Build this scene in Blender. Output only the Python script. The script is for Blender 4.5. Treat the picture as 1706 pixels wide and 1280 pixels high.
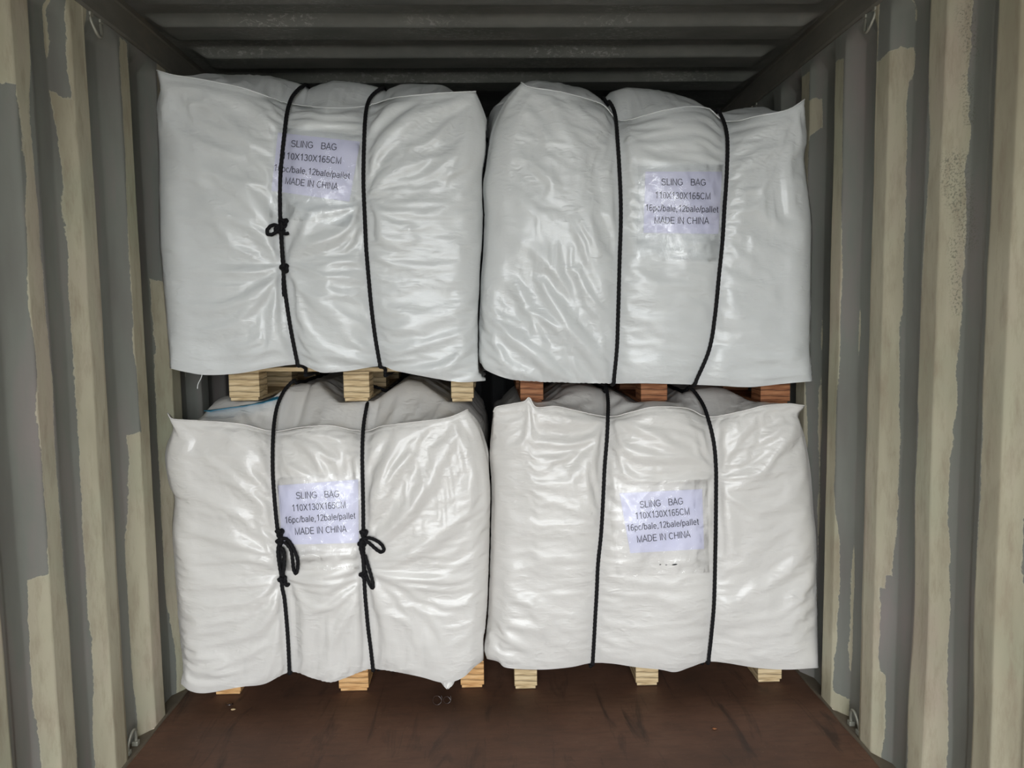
import bpy, math, random
import numpy as np
from mathutils import Matrix, Vector
from mathutils.bvhtree import BVHTree

random.seed(7); rng = np.random.default_rng(11)
for o in list(bpy.data.objects): bpy.data.objects.remove(o, do_unlink=True)
SC = bpy.context.scene; COL = SC.collection

# ------------------------------------------------------------------ camera
CP = np.array([-0.0055, 0.0, 1.3746]); FPX = 1258.8
pitch, yaw, roll = 0.08702, 0.028466, -0.013715
cy_, sy_, cp_, sp_ = math.cos(yaw), math.sin(yaw), math.cos(pitch), math.sin(pitch)
FW = np.array([sy_*cp_, cy_*cp_, -sp_]); R0 = np.array([cy_, -sy_, 0.0]); U0 = np.cross(R0, FW)
RT = math.cos(roll)*R0 + math.sin(roll)*U0
UP = -math.sin(roll)*R0 + math.cos(roll)*U0
cam_d = bpy.data.cameras.new('camera'); cam = bpy.data.objects.new('camera', cam_d); COL.objects.link(cam)
cam_d.sensor_width = 36; cam_d.lens = FPX/1706*36; cam_d.clip_start = 0.05
M = Matrix.Identity(4)
for i in range(3):
    M[i][0] = RT[i]; M[i][1] = UP[i]; M[i][2] = -FW[i]; M[i][3] = CP[i]
cam.matrix_world = M
SC.camera = cam

def ray(px, py):
    """direction through a photo pixel; arrays allowed"""
    px = np.asarray(px, float); py = np.asarray(py, float)
    return FW + RT*((px-853)/FPX)[..., None] - UP*((py-640)/FPX)[..., None]
def at_y(px, py, Y):
    d = ray(px, py); return CP + d*(np.asarray(Y)/d[..., 1])[..., None]
def at_x(px, py, X):
    d = ray(px, py); return CP + d*((X-CP[0])/d[..., 0])[..., None]
def at_z(px, py, Z):
    d = ray(px, py); return CP + d*((Z-CP[2])/d[..., 2])[..., None]

# ------------------------------------------------------------------ world and daylight through the open container end
W = bpy.data.worlds.new('world'); SC.world = W; W.use_nodes = True
bg = W.node_tree.nodes['Background']; bg.inputs[0].default_value = (0.93, 0.97, 1.0, 1); bg.inputs[1].default_value = 12.6
DOOR_Y = -1.95
pl = bpy.data.lights.new('door_portal', 'AREA'); pl.shape = 'RECTANGLE'; pl.size = 2.33; pl.size_y = 2.38
pl.cycles.is_portal = True
po = bpy.data.objects.new('door_portal', pl); COL.objects.link(po)
po.location = (0, DOOR_Y+0.02, 1.19); po.rotation_euler = (math.pi/2, 0, 0)   # looks along +Y, into the container
SC.view_settings.view_transform = 'Standard'; SC.view_settings.look = 'None'
SC.view_settings.exposure = 0.0; SC.view_settings.gamma = 1.0; SC.view_settings.use_curve_mapping = False

# ------------------------------------------------------------------ helpers
def srgb(r, g, b):
    f = lambda c: (c/255/12.92) if c/255 <= 0.04045 else ((c/255+0.055)/1.055)**2.4
    return (f(r), f(g), f(b), 1)

class NT:
    def __init__(s, name):
        s.m = bpy.data.materials.new(name); s.m.use_nodes = True; s.t = s.m.node_tree
        s.b = s.t.nodes['Principled BSDF']; s.out = s.t.nodes['Material Output']
    def n(s, typ, **kw):
        x = s.t.nodes.new(typ)
        for k, v in kw.items():
            if k.startswith('_'): setattr(x, k[1:], v)
        return x
    def l(s, a, b): s.t.links.new(a, b)
    def coord(s, scale=(1, 1, 1), kind='Object'):
        tc = s.n('ShaderNodeTexCoord'); mp = s.n('ShaderNodeMapping'); mp.inputs['Scale'].default_value = scale
        s.l(tc.outputs[kind], mp.inputs[0]); return mp.outputs[0]
    def noise(s, vec, scale, detail=4, rough=0.55, dist=0):
        x = s.n('ShaderNodeTexNoise'); x.inputs['Scale'].default_value = scale; x.inputs['Detail'].default_value = detail
        x.inputs['Roughness'].default_value = rough; x.inputs['Distortion'].default_value = dist
        s.l(vec, x.inputs['Vector']); return x.outputs[0]
    def ramp(s, fac, stops):
        x = s.n('ShaderNodeValToRGB'); e = x.color_ramp.elements
        while len(e) < len(stops): e.new(0.5)
        for q, (p, c) in zip(e, stops): q.position = p; q.color = c if len(c) == 4 else (*c, 1)
        s.l(fac, x.inputs[0]); return x.outputs[0]
    def mix(s, fac, a, b, mode='MIX'):
        x = s.n('ShaderNodeMix', _data_type='RGBA', _blend_type=mode)
        for sock, v in ((x.inputs[0], fac), (x.inputs[6], a), (x.inputs[7], b)):
            if hasattr(v, 'links'): s.l(v, sock)
            else: sock.default_value = v
        return x.outputs[2]
    def math(s, op, a, b=0.0, c=None):
        x = s.n('ShaderNodeMath', _operation=op)
        for i, v in enumerate((a, b) if c is None else (a, b, c)):
            if hasattr(v, 'links'): s.l(v, x.inputs[i])
            else: x.inputs[i].default_value = v
        return x.outputs[0]
    def bump(s, h, strength, dist=0.001, prev=None):
        x = s.n('ShaderNodeBump'); x.inputs['Strength'].default_value = strength; x.inputs['Distance'].default_value = dist
        s.l(h, x.inputs['Height'])
        if prev is not None: s.l(prev, x.inputs['Normal'])
        return x.outputs[0]
    def set(s, **kw):
        for k, v in kw.items():
            k = k.replace('_', ' ')
            if hasattr(v, 'links'): s.l(v, s.b.inputs[k])
            else: s.b.inputs[k].default_value = v

def mesh_obj(name, verts, faces, mat=None, parent=None, smooth=True, origin=None):
    verts = np.asarray(verts, float)
    if origin is None: origin = np.zeros(3)
    origin = np.asarray(origin, float)
    me = bpy.data.meshes.new(name); me.from_pydata((verts-origin).tolist(), [], faces if isinstance(faces, list) else faces.tolist())
    if smooth: me.polygons.foreach_set('use_smooth', [True]*len(me.polygons))
    me.update()
    if mat: me.materials.append(mat)
    o = bpy.data.objects.new(name, me); COL.objects.link(o)
    if parent is not None:
        o.parent = parent; o.location = Vector(origin) - parent.location
    else: o.location = origin
    return o
def empty(name, loc):
    o = bpy.data.objects.new(name, None); COL.objects.link(o); o.location = loc; o.empty_display_size = 0.1; return o
def tag(o, label=None, cat=None, group=None, kind=None):
    for k, v in (('label', label), ('category', cat), ('group', group), ('kind', kind)):
        if v: o[k] = v
    return o
def box_geo(x0, x1, y0, y1, z0, z1, bev=0.002):
    import bmesh
    bm = bmesh.new(); bmesh.ops.create_cube(bm, size=1)
    for v in bm.verts:
        v.co = ((x0+x1)/2+v.co.x*(x1-x0), (y0+y1)/2+v.co.y*(y1-y0), (z0+z1)/2+v.co.z*(z1-z0))
    if bev: bmesh.ops.bevel(bm, geom=bm.edges[:], offset=bev, segments=2, affect='EDGES', profile=0.5)
    V = [tuple(v.co) for v in bm.verts]; bm.verts.index_update(); Fc = [[v.index for v in f.verts] for f in bm.faces]
    bm.free(); return V, Fc
def box(name, x0, x1, y0, y1, z0, z1, mat, parent=None, bev=0.002):
    V, Fc = box_geo(x0, x1, y0, y1, z0, z1, bev)
    return mesh_obj(name, V, Fc, mat, parent, smooth=False, origin=((x0+x1)/2, (y0+y1)/2, z0))
def grid_faces(nr, nc, flip=False):
    i, j = np.meshgrid(np.arange(nr-1), np.arange(nc-1), indexing='ij'); a = (i*nc+j).ravel()
    f = np.stack([a, a+1, a+nc+1, a+nc], 1)
    return f[:, ::-1] if flip else f
def vnoise(x, y, seed=0):
    """smooth value noise, numpy"""
    xi = np.floor(x).astype(np.int64); yi = np.floor(y).astype(np.int64); fx = x-xi; fy = y-yi
    fx = fx*fx*fx*(fx*(fx*6-15)+10); fy = fy*fy*fy*(fy*(fy*6-15)+10)
    def h(a, b):
        n = (a*374761393 + b*668265263 + seed*1442695041) & 0x7fffffff
        n = ((n ^ (n >> 13))*1274126177) & 0x7fffffff
        return ((n ^ (n >> 16)) & 0xffff)/65535.0*2-1
    return (h(xi, yi)*(1-fx)+h(xi+1, yi)*fx)*(1-fy)+(h(xi, yi+1)*(1-fx)+h(xi+1, yi+1)*fx)*fy
def fbm(x, y, seed=0, octv=4, gain=0.5):
    s = 0; a = 1; t = 0
    for k in range(octv):
        x, y = 0.8*x-0.6*y+3.1, 0.6*x+0.8*y+1.7
        s = s+a*vnoise(x*2**k+k*17.3, y*2**k+k*9.1, seed+k); t += a; a *= gain
    return s/t
def sstep(a, b, x):
    t = np.clip((x-a)/(b-a), 0, 1); return t*t*(3-2*t)

# ------------------------------------------------------------------ materials
def wall_paint():
    m = NT('worn_container_paint')
    at = m.n('ShaderNodeAttribute'); at.attribute_name = 'grey'
    at2 = m.n('ShaderNodeAttribute'); at2.attribute_name = 'pits'
    v = m.coord((1, 1, 0.25)); v2 = m.coord((1, 1, 1))
    n1 = m.noise(v, 5, 4, 0.6); n2 = m.noise(v2, 2.6, 3, 0.5); n3 = m.noise(v2, 70, 5, 0.6); n4 = m.noise(v, 30, 5, 0.7)
    cream = m.ramp(n1, [(0.32, srgb(166, 158, 136)), (0.5, srgb(186, 180, 157)), (0.68, srgb(182, 170, 152))])
    cream = m.mix(m.ramp(n2, [(0.5, (0, 0, 0)), (0.72, (0.55, 0.55, 0.55))]), cream, srgb(166, 173, 148))
    cream = m.mix(m.ramp(n4, [(0.48, (0, 0, 0)), (0.7, (0.6, 0.6, 0.6))]), cream, srgb(152, 138, 118))
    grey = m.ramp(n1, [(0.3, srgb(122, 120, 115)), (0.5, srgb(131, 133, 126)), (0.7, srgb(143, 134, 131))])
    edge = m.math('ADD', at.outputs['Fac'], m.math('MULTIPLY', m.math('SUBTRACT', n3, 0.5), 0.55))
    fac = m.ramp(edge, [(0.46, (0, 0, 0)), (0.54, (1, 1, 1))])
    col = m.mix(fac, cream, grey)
    rim = m.ramp(edge, [(0.36, (0, 0, 0)), (0.47, (1, 1, 1)), (0.53, (0, 0, 0))])
    col = m.mix(m.math('MULTIPLY', rim, 0.45), col, srgb(190, 188, 168))
    # pitted spots and rare rust specks
    n5 = m.noise(v2, 190, 3, 0.6)
    sp = m.math('MULTIPLY', at2.outputs['Fac'], m.ramp(n5, [(0.52, (0, 0, 0)), (0.6, (1, 1, 1))]))
    col = m.mix(m.math('MULTIPLY', sp, 0.7), col, srgb(112, 112, 100))
    n6 = m.noise(v2, 14, 6, 0.75)
    col = m.mix(m.ramp(n6, [(0.70, (0, 0, 0)), (0.76, (0.5, 0.5, 0.5))]), col, srgb(110, 84, 58))
    # dirt towards the floor rail: an own grime band with ragged shape
    m.set(Base_Color=col, Roughness=0.62, Specular_IOR_Level=0.3)
    m.set(Normal=m.bump(n3, 0.25, 0.0012, m.bump(n1, 0.5, 0.004, m.bump(rim, 0.3, 0.0015))))
    return m.m
def roof_paint():
    m = NT('scuffed_roof_paint')
    v = m.coord((1, 2.2, 1)); n1 = m.noise(v, 3, 5, 0.65); n2 = m.noise(m.coord((1, 3, 1)), 45, 6, 0.75, 0.6); n3 = m.noise(v, 1.7, 2, 0.5)
    c = m.ramp(n1, [(0.35, srgb(100, 102, 98)), (0.6, srgb(120, 120, 116)), (0.75, srgb(136, 131, 125))])
    k = m.math('MULTIPLY', m.ramp(n2, [(0.53, (0, 0, 0)), (0.60, (1, 1, 1))]), m.ramp(n3, [(0.46, (0, 0, 0)), (0.58, (1, 1, 1))]))
    c = m.mix(m.math('MULTIPLY', k, 0.75), c, srgb(165, 165, 160))
    m.set(Base_Color=c, Roughness=0.5, Specular_IOR_Level=0.35, Normal=m.bump(n2, 0.4, 0.001)); return m.m
def rail_paint():
    m = NT('grey_rail_paint')
    n1 = m.noise(m.coord((1, 0.4, 1)), 6, 5, 0.65); n2 = m.noise(m.coord(), 60, 5, 0.7)
    c = m.ramp(n1, [(0.35, srgb(100, 97, 90)), (0.6, srgb(118, 114, 105)), (0.75, srgb(134, 124, 110))])
    m.set(Base_Color=c, Roughness=0.55, Normal=m.bump(n2, 0.3, 0.001)); return m.m
def floor_ply():
    m = NT('brown_plywood_floor')
    n1 = m.noise(m.coord(), 2.2, 6, 0.6); n2 = m.noise(m.coord((1, 5, 1)), 9, 6, 0.7, 0.4); n3 = m.noise(m.coord(), 38, 6, 0.75)
    n4 = m.noise(m.coord((5, 0.9, 1)), 3.0, 5, 0.6, 0.8); n5 = m.noise(m.coord(), 160, 3, 0.6)
    c = m.ramp(n1, [(0.3, srgb(82, 60, 48)), (0.5, srgb(104, 75, 60)), (0.68, srgb(118, 88, 71))])
    c = m.mix(m.ramp(n2, [(0.45, (0, 0, 0)), (0.7, (0.5, 0.5, 0.5))]), c, srgb(80, 62, 52))
    c = m.mix(m.ramp(n4, [(0.56, (0, 0, 0)), (0.7, (0.75, 0.75, 0.75))]), c, srgb(62, 50, 44))
    c = m.mix(m.ramp(n3, [(0.62, (0, 0, 0)), (0.72, (0.5, 0.5, 0.5))]), c, srgb(52, 34, 30))
    c = m.mix(m.ramp(n5, [(0.68, (0, 0, 0)), (0.74, (0.5, 0.5, 0.5))]), c, srgb(150, 125, 105))
    m.set(Base_Color=c, Roughness=0.6, Specular_IOR_Level=0.3, Normal=m.bump(n3, 0.35, 0.001, m.bump(n2, 0.3, 0.001))); return m.m
def film(name, tint):
    m = NT(name)
    v = m.coord()
    n1 = m.noise(m.coord((1, 1, 1.6)), 9, 3, 0.5); n2 = m.noise(m.coord((1.0, 1, 2.4)), 38, 5, 0.62, 0.9); n3 = m.noise(m.coord((60, 60, 420)), 1.0, 2, 0.5)
    w1 = m.n('ShaderNodeTexWave', _wave_type='BANDS', _bands_direction='Z'); w1.inputs['Scale'].default_value = 90; w1.inputs['Distortion'].default_value = 0.6
    w2 = m.n('ShaderNodeTexWave', _wave_type='BANDS', _bands_direction='X'); w2.inputs['Scale'].default_value = 90; w2.inputs['Distortion'].default_value = 0.6
    m.l(v, w1.inputs[0]); m.l(v, w2.inputs[0])
    weave = m.math('ADD', w1.outputs[1], w2.outputs[1])
    c = m.mix(m.ramp(n1, [(0.35, (0, 0, 0)), (0.7, (1, 1, 1))]), tint, tuple(x*0.96 for x in tint[:3])+(1,))
    rg = m.n('ShaderNodeTexNoise', _noise_type='RIDGED_MULTIFRACTAL', _noise_dimensions='3D'); rg.inputs['Scale'].default_value = 11; rg.inputs['Detail'].default_value = 3; rg.inputs['Roughness'].default_value = 0.5; rg.inputs['Distortion'].default_value = 0.35
    m.l(m.coord((1.0, 1, 1.7)), rg.inputs['Vector'])
    msk = m.ramp(m.noise(m.coord(), 4.5, 2, 0.5), [(0.40, (0.15, 0.15, 0.15)), (0.62, (1, 1, 1))])
    nor = m.bump(m.math('MULTIPLY', rg.outputs[0], msk), 0.7, 0.009)
    rg2 = m.n('ShaderNodeTexNoise', _noise_type='RIDGED_MULTIFRACTAL', _noise_dimensions='3D'); rg2.inputs['Scale'].default_value = 27; rg2.inputs['Detail'].default_value = 2; rg2.inputs['Roughness'].default_value = 0.6; rg2.inputs['Distortion'].default_value = 0.5
    m.l(m.coord((1.0, 1, 2.2)), rg2.inputs['Vector'])
    msk2 = m.ramp(m.noise(m.coord((1, 1, 1.3)), 7, 3, 0.55), [(0.42, (0.05, 0.05, 0.05)), (0.60, (1, 1, 1))])
    nor = m.bump(m.math('MULTIPLY', rg2.outputs[0], msk2), 0.6, 0.0045, nor)
    nor = m.bump(n2, 0.20, 0.004, nor)
    nor = m.bump(weave, 0.10, 0.0006, nor)
    nor = m.bump(n3, 0.25, 0.001, nor)
    m.set(Base_Color=c, Roughness=0.33, Specular_IOR_Level=0.45, Normal=nor)
    m.b.inputs['Coat Weight'].default_value = 0.16; m.b.inputs['Coat Roughness'].default_value = 0.16
    return m.m
def wood(name, c0, c1, c2):
    m = NT(name)
    v = m.coord((1.2, 1, 18)); n1 = m.noise(v, 9, 4, 0.6, 0.3); n2 = m.noise(m.coord((10, 1, 60)), 8, 3, 0.6)
    w = m.n('ShaderNodeTexWave', _wave_type='BANDS', _bands_direction='Z'); w.inputs['Scale'].default_value = 15; w.inputs['Distortion'].default_value = 3.0; w.inputs['Detail'].default_value = 3
    w.inputs['Detail Scale'].default_value = 1.2
    m.l(m.coord((0.5, 1, 1)), w.inputs[0])
    c = m.ramp(n1, [(0.35, c0), (0.5, c1), (0.66, c2)])
    c = m.mix(m.ramp(w.outputs[1], [(0.0, (0.75, 0.75, 0.75)), (0.22, (0, 0, 0))]), c, tuple(x*0.42 for x in c0[:3])+(1,))
    m.set(Base_Color=c, Roughness=0.65, Specular_IOR_Level=0.25, Normal=m.bump(n2, 0.3, 0.001)); return m.m
def rope_mat():
    m = NT('black_rope_fibre'); n = m.noise(m.coord(), 300, 3)
    m.set(Base_Color=m.ramp(n, [(0.4, srgb(14, 13, 15)), (0.7, srgb(30, 29, 32))]), Roughness=0.8, Specular_IOR_Level=0.25, Normal=m.bump(n, 0.4, 0.001)); return m.m
def paper():
    m = NT('label_paper'); n = m.noise(m.coord(), 14, 3)
    m.set(Base_Color=m.ramp(n, [(0.3, srgb(208, 208, 226)), (0.7, srgb(216, 215, 230))]), Roughness=0.5, Specular_IOR_Level=0.3, Normal=m.bump(n, 0.3, 0.004)); return m.m
def ink():
    m = NT('printed_ink'); n = m.noise(m.coord(), 900, 3)
    m.set(Base_Color=m.ramp(n, [(0.3, srgb(62, 62, 76)), (0.75, srgb(92, 92, 106))]), Roughness=0.5); return m.m
def clear_film():
    m = NT('clear_plastic_pocket')
    n = m.noise(m.coord((1.3, 1, 0.8)), 22, 5, 0.62, 1.4)
    nor = m.bump(n, 0.55, 0.008)
    tr = m.n('ShaderNodeBsdfTransparent'); gl = m.n('ShaderNodeBsdfGlossy'); gl.inputs['Roughness'].default_value = 0.09
    fr = m.n('ShaderNodeFresnel'); fr.inputs['IOR'].default_value = 1.6
    m.l(nor, gl.inputs['Normal']); m.l(nor, fr.inputs['Normal'])
    mx = m.n('ShaderNodeMixShader'); m.l(fr.outputs[0], mx.inputs[0]); m.l(tr.outputs[0], mx.inputs[1]); m.l(gl.outputs[0], mx.inputs[2])
    m.l(mx.outputs[0], m.out.inputs[0]); return m.m
def plain(name, c, rough=0.5, spec=0.4, metal=0, nscale=40):
    m = NT(name); n = m.noise(m.coord(), nscale, 4)
    m.set(Base_Color=m.ramp(n, [(0.3, tuple(x*0.85 for x in c[:3])+(1,)), (0.7, c)]), Roughness=rough, Specular_IOR_Level=spec, Metallic=metal, Normal=m.bump(n, 0.15, 0.001)); return m.m

M_WALL, M_ROOF, M_RAIL, M_FLOOR = wall_paint(), roof_paint(), rail_paint(), floor_ply()
M_FILM_U = film('white_woven_film_cool_light', (0.69, 0.705, 0.70, 1)); M_FILM_L = film('white_woven_film_warm_bounce', (0.715, 0.693, 0.662, 1))  # same film in two tints: warm floor bounce painted into the lower one
M_ROPE, M_PAPER, M_INK, M_CLEAR = rope_mat(), paper(), ink(), clear_film()
M_WOOD = wood('pale_laminated_wood', srgb(176, 150, 112), srgb(206, 182, 142), srgb(222, 202, 165))
M_WOOD_Y = wood('golden_laminated_wood', srgb(186, 138, 88), srgb(214, 168, 114), srgb(228, 188, 138))
M_WOOD_R = wood('reddish_laminated_wood', srgb(118, 72, 46), srgb(158, 104, 70), srgb(180, 128, 90))
M_STEEL = plain('ring_steel', srgb(150, 148, 136), 0.45, 0.5, 0.3)
M_DIM = plain('end_wall_paint_shaded_dark', srgb(62, 63, 64), 0.6)  # end wall colour darkened: dimness of the far end painted in
M_LEDGE = plain('dusty_brown_grey_ledge', srgb(112, 102, 88), 0.8, 0.2, 0, 22)
M_BLUE = plain('blue_strap', srgb(40, 140, 180), 0.4)
M_PACK = plain('packed_bale_filling', srgb(120, 120, 118), 0.8)
M_GROUND = plain('concrete_yard', srgb(150, 148, 142), 0.9, 0.2, 0, 3)
M_DARK = plain('dark_scrap_film', srgb(60, 46, 42), 0.25, 0.6)

# ------------------------------------------------------------------ the container
Y_END = 4.06; H_ROOF = 2.385; XI, XO = 1.165, 1.2; PITCH = 0.275; B0 = 2.712
def wall_profile():
    """corners (y, x_abs) along a side wall; each corrugation starts where the recess meets the slope that faces the door"""
    pts = []
    k = int(math.floor((DOOR_Y-B0)/PITCH))
    y = B0+k*PITCH
    while y < Y_END+PITCH:
        pts += [(y, XO), (y+0.068, XI), (y+0.142, XI), (y+0.207, XO)]
        y += PITCH
    return np.array(pts)
PRO = wall_profile()
def x_of(y): return np.interp(y, PRO[:, 0], PRO[:, 1])
def inpoly(px, pz, poly):
    """rough signed field (about +0.5 inside, -0.5 outside, blended at the border over 2 cm)"""
    poly = np.asarray(poly); n = len(poly); d = np.full(px.shape, 1e9); c = np.zeros(px.shape, bool)
    for i in range(n):
        a = poly[i]; b = poly[(i+1) % n]; e = b-a; w0 = px-a[0]; w1 = pz-a[1]
        t = np.clip((w0*e[0]+w1*e[1])/(e@e+1e-12), 0, 1); d = np.minimum(d, np.hypot(w0-e[0]*t, w1-e[1]*t))
        cond = ((a[1] > pz) != (b[1] > pz)) & (px < (b[0]-a[0])*(pz-a[1])/((b[1]-a[1]) if abs(b[1]-a[1]) > 1e-9 else 1e-9)+a[0]); c ^= cond
    return np.where(c, d, -d)
def kfrac(ys):
    ph = ((ys-B0)/PITCH) % 1.0*PITCH; k = np.floor((ys-B0)/PITCH+1e-6); return k, ph
def side_wall(side):
    ys = [np.linspace(DOOR_Y, 1.40, 140)]
    ys.append(np.arange(1.40, Y_END, 0.009)); ys = np.unique(np.concatenate(ys+[PRO[:, 0], PRO[:, 0]-0.004, PRO[:, 0]+0.004])); ys = ys[(ys >= DOOR_Y) & (ys <= Y_END)]
    ztop = 2.292
    zs = np.linspace(0.0, ztop, 300)
    YY, ZZ = np.meshgrid(ys, zs)
    X = x_of(YY)
    X = (x_of(YY-0.003)+X+x_of(YY+0.003))/3
    # corrugation closes towards the top rail with a rounded end
    tz = sstep(ztop-0.07, ztop-0.01, ZZ); X = X*(1-tz)+XI*tz
    tb = sstep(0.03, 0.0, ZZ); X = X*(1-tb)+(XO)*tb*0+X*tb
    dn = 0.0035*fbm(YY*3.2+side*9, ZZ*1.7, 5+side, 3)+0.0012*fbm(YY*14, ZZ*5, 9, 2)
    X = X+dn*(1-tz)
    # dents
    for (dy, dz, r, a) in ((2.02, 0.55, 0.10, 0.012), (1.75, 0.35, 0.08, 0.01), (1.9, 0.2, 0.07, 0.008)):
        if side > 0: X = X+a*np.exp(-((YY-dy)**2+((ZZ-dz)*0.45)**2)/r**2)
    k, ph = kfrac(YY)
    # grey paint fields, and recess shade put into the colour (g > 0 = grey)
    rag = 0.012*fbm(YY*30, ZZ*7, 21+side, 4)+0.02*vnoise(YY*6, ZZ*2.2, 4)
    g = np.full(YY.shape, -0.05)
    rec = (ph > 0.196) | (ph < 0.002)
    def band(kk, p0, p1, z0, z1):
        """grey field on corrugation kk between phases p0..p1 and heights z0..z1"""
        nonlocal g
        ys_ = YY-(B0+kk*PITCH)
        d = np.minimum(np.minimum(ys_-p0, p1-ys_), np.minimum(ZZ-z0, z1-ZZ)*0.8)+rag
        g = np.maximum(g, d)
    if side < 0:
        zl = lambda x, y: float(at_x(x, y, -1.182)[2])
        for kk in range(-18, 6): band(kk, 0.150, 0.286, -1, 3)           # recess floors: grey that also paints in part of their shade
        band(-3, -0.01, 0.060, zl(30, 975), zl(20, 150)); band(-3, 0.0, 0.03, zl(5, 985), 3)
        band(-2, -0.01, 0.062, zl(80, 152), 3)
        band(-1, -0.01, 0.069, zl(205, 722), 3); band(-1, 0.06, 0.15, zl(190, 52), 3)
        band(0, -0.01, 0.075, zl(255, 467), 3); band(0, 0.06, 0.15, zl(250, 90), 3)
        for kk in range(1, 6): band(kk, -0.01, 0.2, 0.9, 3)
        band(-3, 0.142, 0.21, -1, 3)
    else:
        zr = lambda x, y: float(at_x(x, y, 1.182)[2])
        for kk in range(-18, 6): band(kk, 0.150, 0.282, -1, 3)  # recess floors on this side, shade painted in with the grey
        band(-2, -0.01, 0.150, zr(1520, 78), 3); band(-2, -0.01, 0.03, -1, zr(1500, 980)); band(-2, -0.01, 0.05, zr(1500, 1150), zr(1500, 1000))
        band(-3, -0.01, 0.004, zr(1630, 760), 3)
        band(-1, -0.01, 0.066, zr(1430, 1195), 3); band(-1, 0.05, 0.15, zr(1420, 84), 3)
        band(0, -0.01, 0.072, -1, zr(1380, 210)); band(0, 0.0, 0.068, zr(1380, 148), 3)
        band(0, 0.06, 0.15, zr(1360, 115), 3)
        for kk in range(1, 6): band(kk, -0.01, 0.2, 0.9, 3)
    grey = np.clip(g/0.012*0.5+0.5, 0, 1)
    pits = np.zeros(YY.shape)
    if side > 0:
        for (a, b, p, q_, w) in ((1605, 18, 1612, 90, .02), (1605, 130, 1608, 200, .015), (1590, 270, 1606, 400, .03), (1588, 400, 1590, 520, .012), (1590, 300, 1600, 360, .03)):
            P = at_x(a, b, 1.182); Q = at_x(p, q_, 1.182); e = (Q-P)[1:]; w0 = YY-P[1]; w1 = ZZ-P[2]
            t = np.clip((w0*e[0]+w1*e[1])/(e@e), 0, 1); d = np.hypot(w0-e[0]*t, w1-e[1]*t); pits = np.maximum(pits, sstep(w*1.6, w*0.4, d))
    V = np.stack([side*X, YY, ZZ], -1).reshape(-1, 3)
    name = 'wall_left' if side < 0 else 'wall_right'
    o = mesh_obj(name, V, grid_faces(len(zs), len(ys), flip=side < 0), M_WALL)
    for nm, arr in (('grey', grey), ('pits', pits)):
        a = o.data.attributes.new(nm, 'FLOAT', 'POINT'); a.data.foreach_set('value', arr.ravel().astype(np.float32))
    o['kind'] = 'structure'
    return o
side_wall(-1); side_wall(1)

def struct(name, V, Fc, mat, smooth=False):
    o = mesh_obj(name, V, Fc, mat, None, smooth); o['kind'] = 'structure'; return o
# floor: plywood sheets with fine joints, one mesh
fx = np.linspace(-1.165, 1.165, 60); fy = np.linspace(DOOR_Y, Y_END, 140)
FX, FY = np.meshgrid(fx, fy); FZ = 0.0012*fbm(FX*3, FY*3, 3, 3)-0.002
struct('floor', np.stack([FX, FY, FZ], -1).reshape(-1, 3), grid_faces(len(fy), len(fx)), M_FLOOR, True)
# floor side rails (ledge under the corrugations with an upstanding lip)
for s, nm in ((-1, 'trim_1'), (1, 'trim_2')):
    ys = np.linspace(DOOR_Y, Y_END, 120)
    prof = [(1.157, -0.01), (1.157, 0.004), (1.164, 0.005), (1.167, 0.0), (1.205, 0.004), (1.235, 0.006), (1.235, -0.02)]
    V = [(s*(a+0.0015*math.sin(y*23)), y, b+0.001*math.sin(y*17)) for y in ys for a, b in prof]
    struct(nm, V, grid_faces(len(ys), len(prof), flip=s > 0), M_LEDGE)
# top rails
for s, nm in ((-1, 'trim_3'), (1, 'trim_4')):
    prof = [(1.235, 2.288), (1.160, 2.288), (1.154, 2.294), (1.154, 2.372), (1.150, 2.378), (1.150, 2.405), (1.235, 2.405)]
    ys = np.linspace(DOOR_Y, Y_END, 60)
    V = [(s*(a+0.0012*math.sin(y*9)), y, b) for y in ys for a, b in prof]
    struct(nm, V, grid_faces(len(ys), len(prof), flip=s < 0), M_RAIL)
# roof: transverse corrugations, rounded off before the rails
def roof():
    xs = np.concatenate([np.linspace(-1.155, -1.0, 26), np.linspace(-0.98, 0.98, 60), np.linspace(1.0, 1.155, 26)])
    ys = np.unique(np.concatenate([np.arange(DOOR_Y, 1.9, 0.03), np.arange(1.9, Y_END, 0.007)]))
    XX, YY = np.meshgrid(xs, ys)
    ph = (YY-2.635) % 0.305
    # the slope facing the door, lower flat, away slope, upper flat
    c = np.interp(ph, [0, 0.020, 0.150, 0.175, 0.305], [0, 1, 1, 0, 0])
    c = np.where(YY > 3.42, 0.0, c)
    f = sstep(1.135, 1.06, np.abs(XX)+0.018*np.sin((YY)*11))
    Z = 2.394-0.034*c*f+0.002*fbm(XX*2, YY*4, 8, 3)+0.004*fbm(XX*0.9, YY*0.8, 12, 2)
    struct('ceiling', np.stack([XX, YY, Z], -1).reshape(-1, 3), grid_faces(len(ys), len(xs), True), M_ROOF, True)
roof()
# end wall with vertical corrugations, header beam and corner posts
xs = np.linspace(-1.2, 1.2, 240); zs = np.linspace(-0.02, 2.4, 12); XX, ZZ = np.meshgrid(xs, zs)
cc = np.interp((XX % 0.25), [0, .07, .125, .195, .25], [0, 0, 1, 1, 0])
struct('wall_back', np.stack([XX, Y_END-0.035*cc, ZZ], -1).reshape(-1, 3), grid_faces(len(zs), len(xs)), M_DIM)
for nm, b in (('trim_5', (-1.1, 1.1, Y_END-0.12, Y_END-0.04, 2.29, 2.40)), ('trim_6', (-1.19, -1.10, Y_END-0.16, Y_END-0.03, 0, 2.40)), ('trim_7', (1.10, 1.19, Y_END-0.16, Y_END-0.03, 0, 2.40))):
    o = box(nm, *b, M_DIM, None, 0.006); o['kind'] = 'structure'
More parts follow.
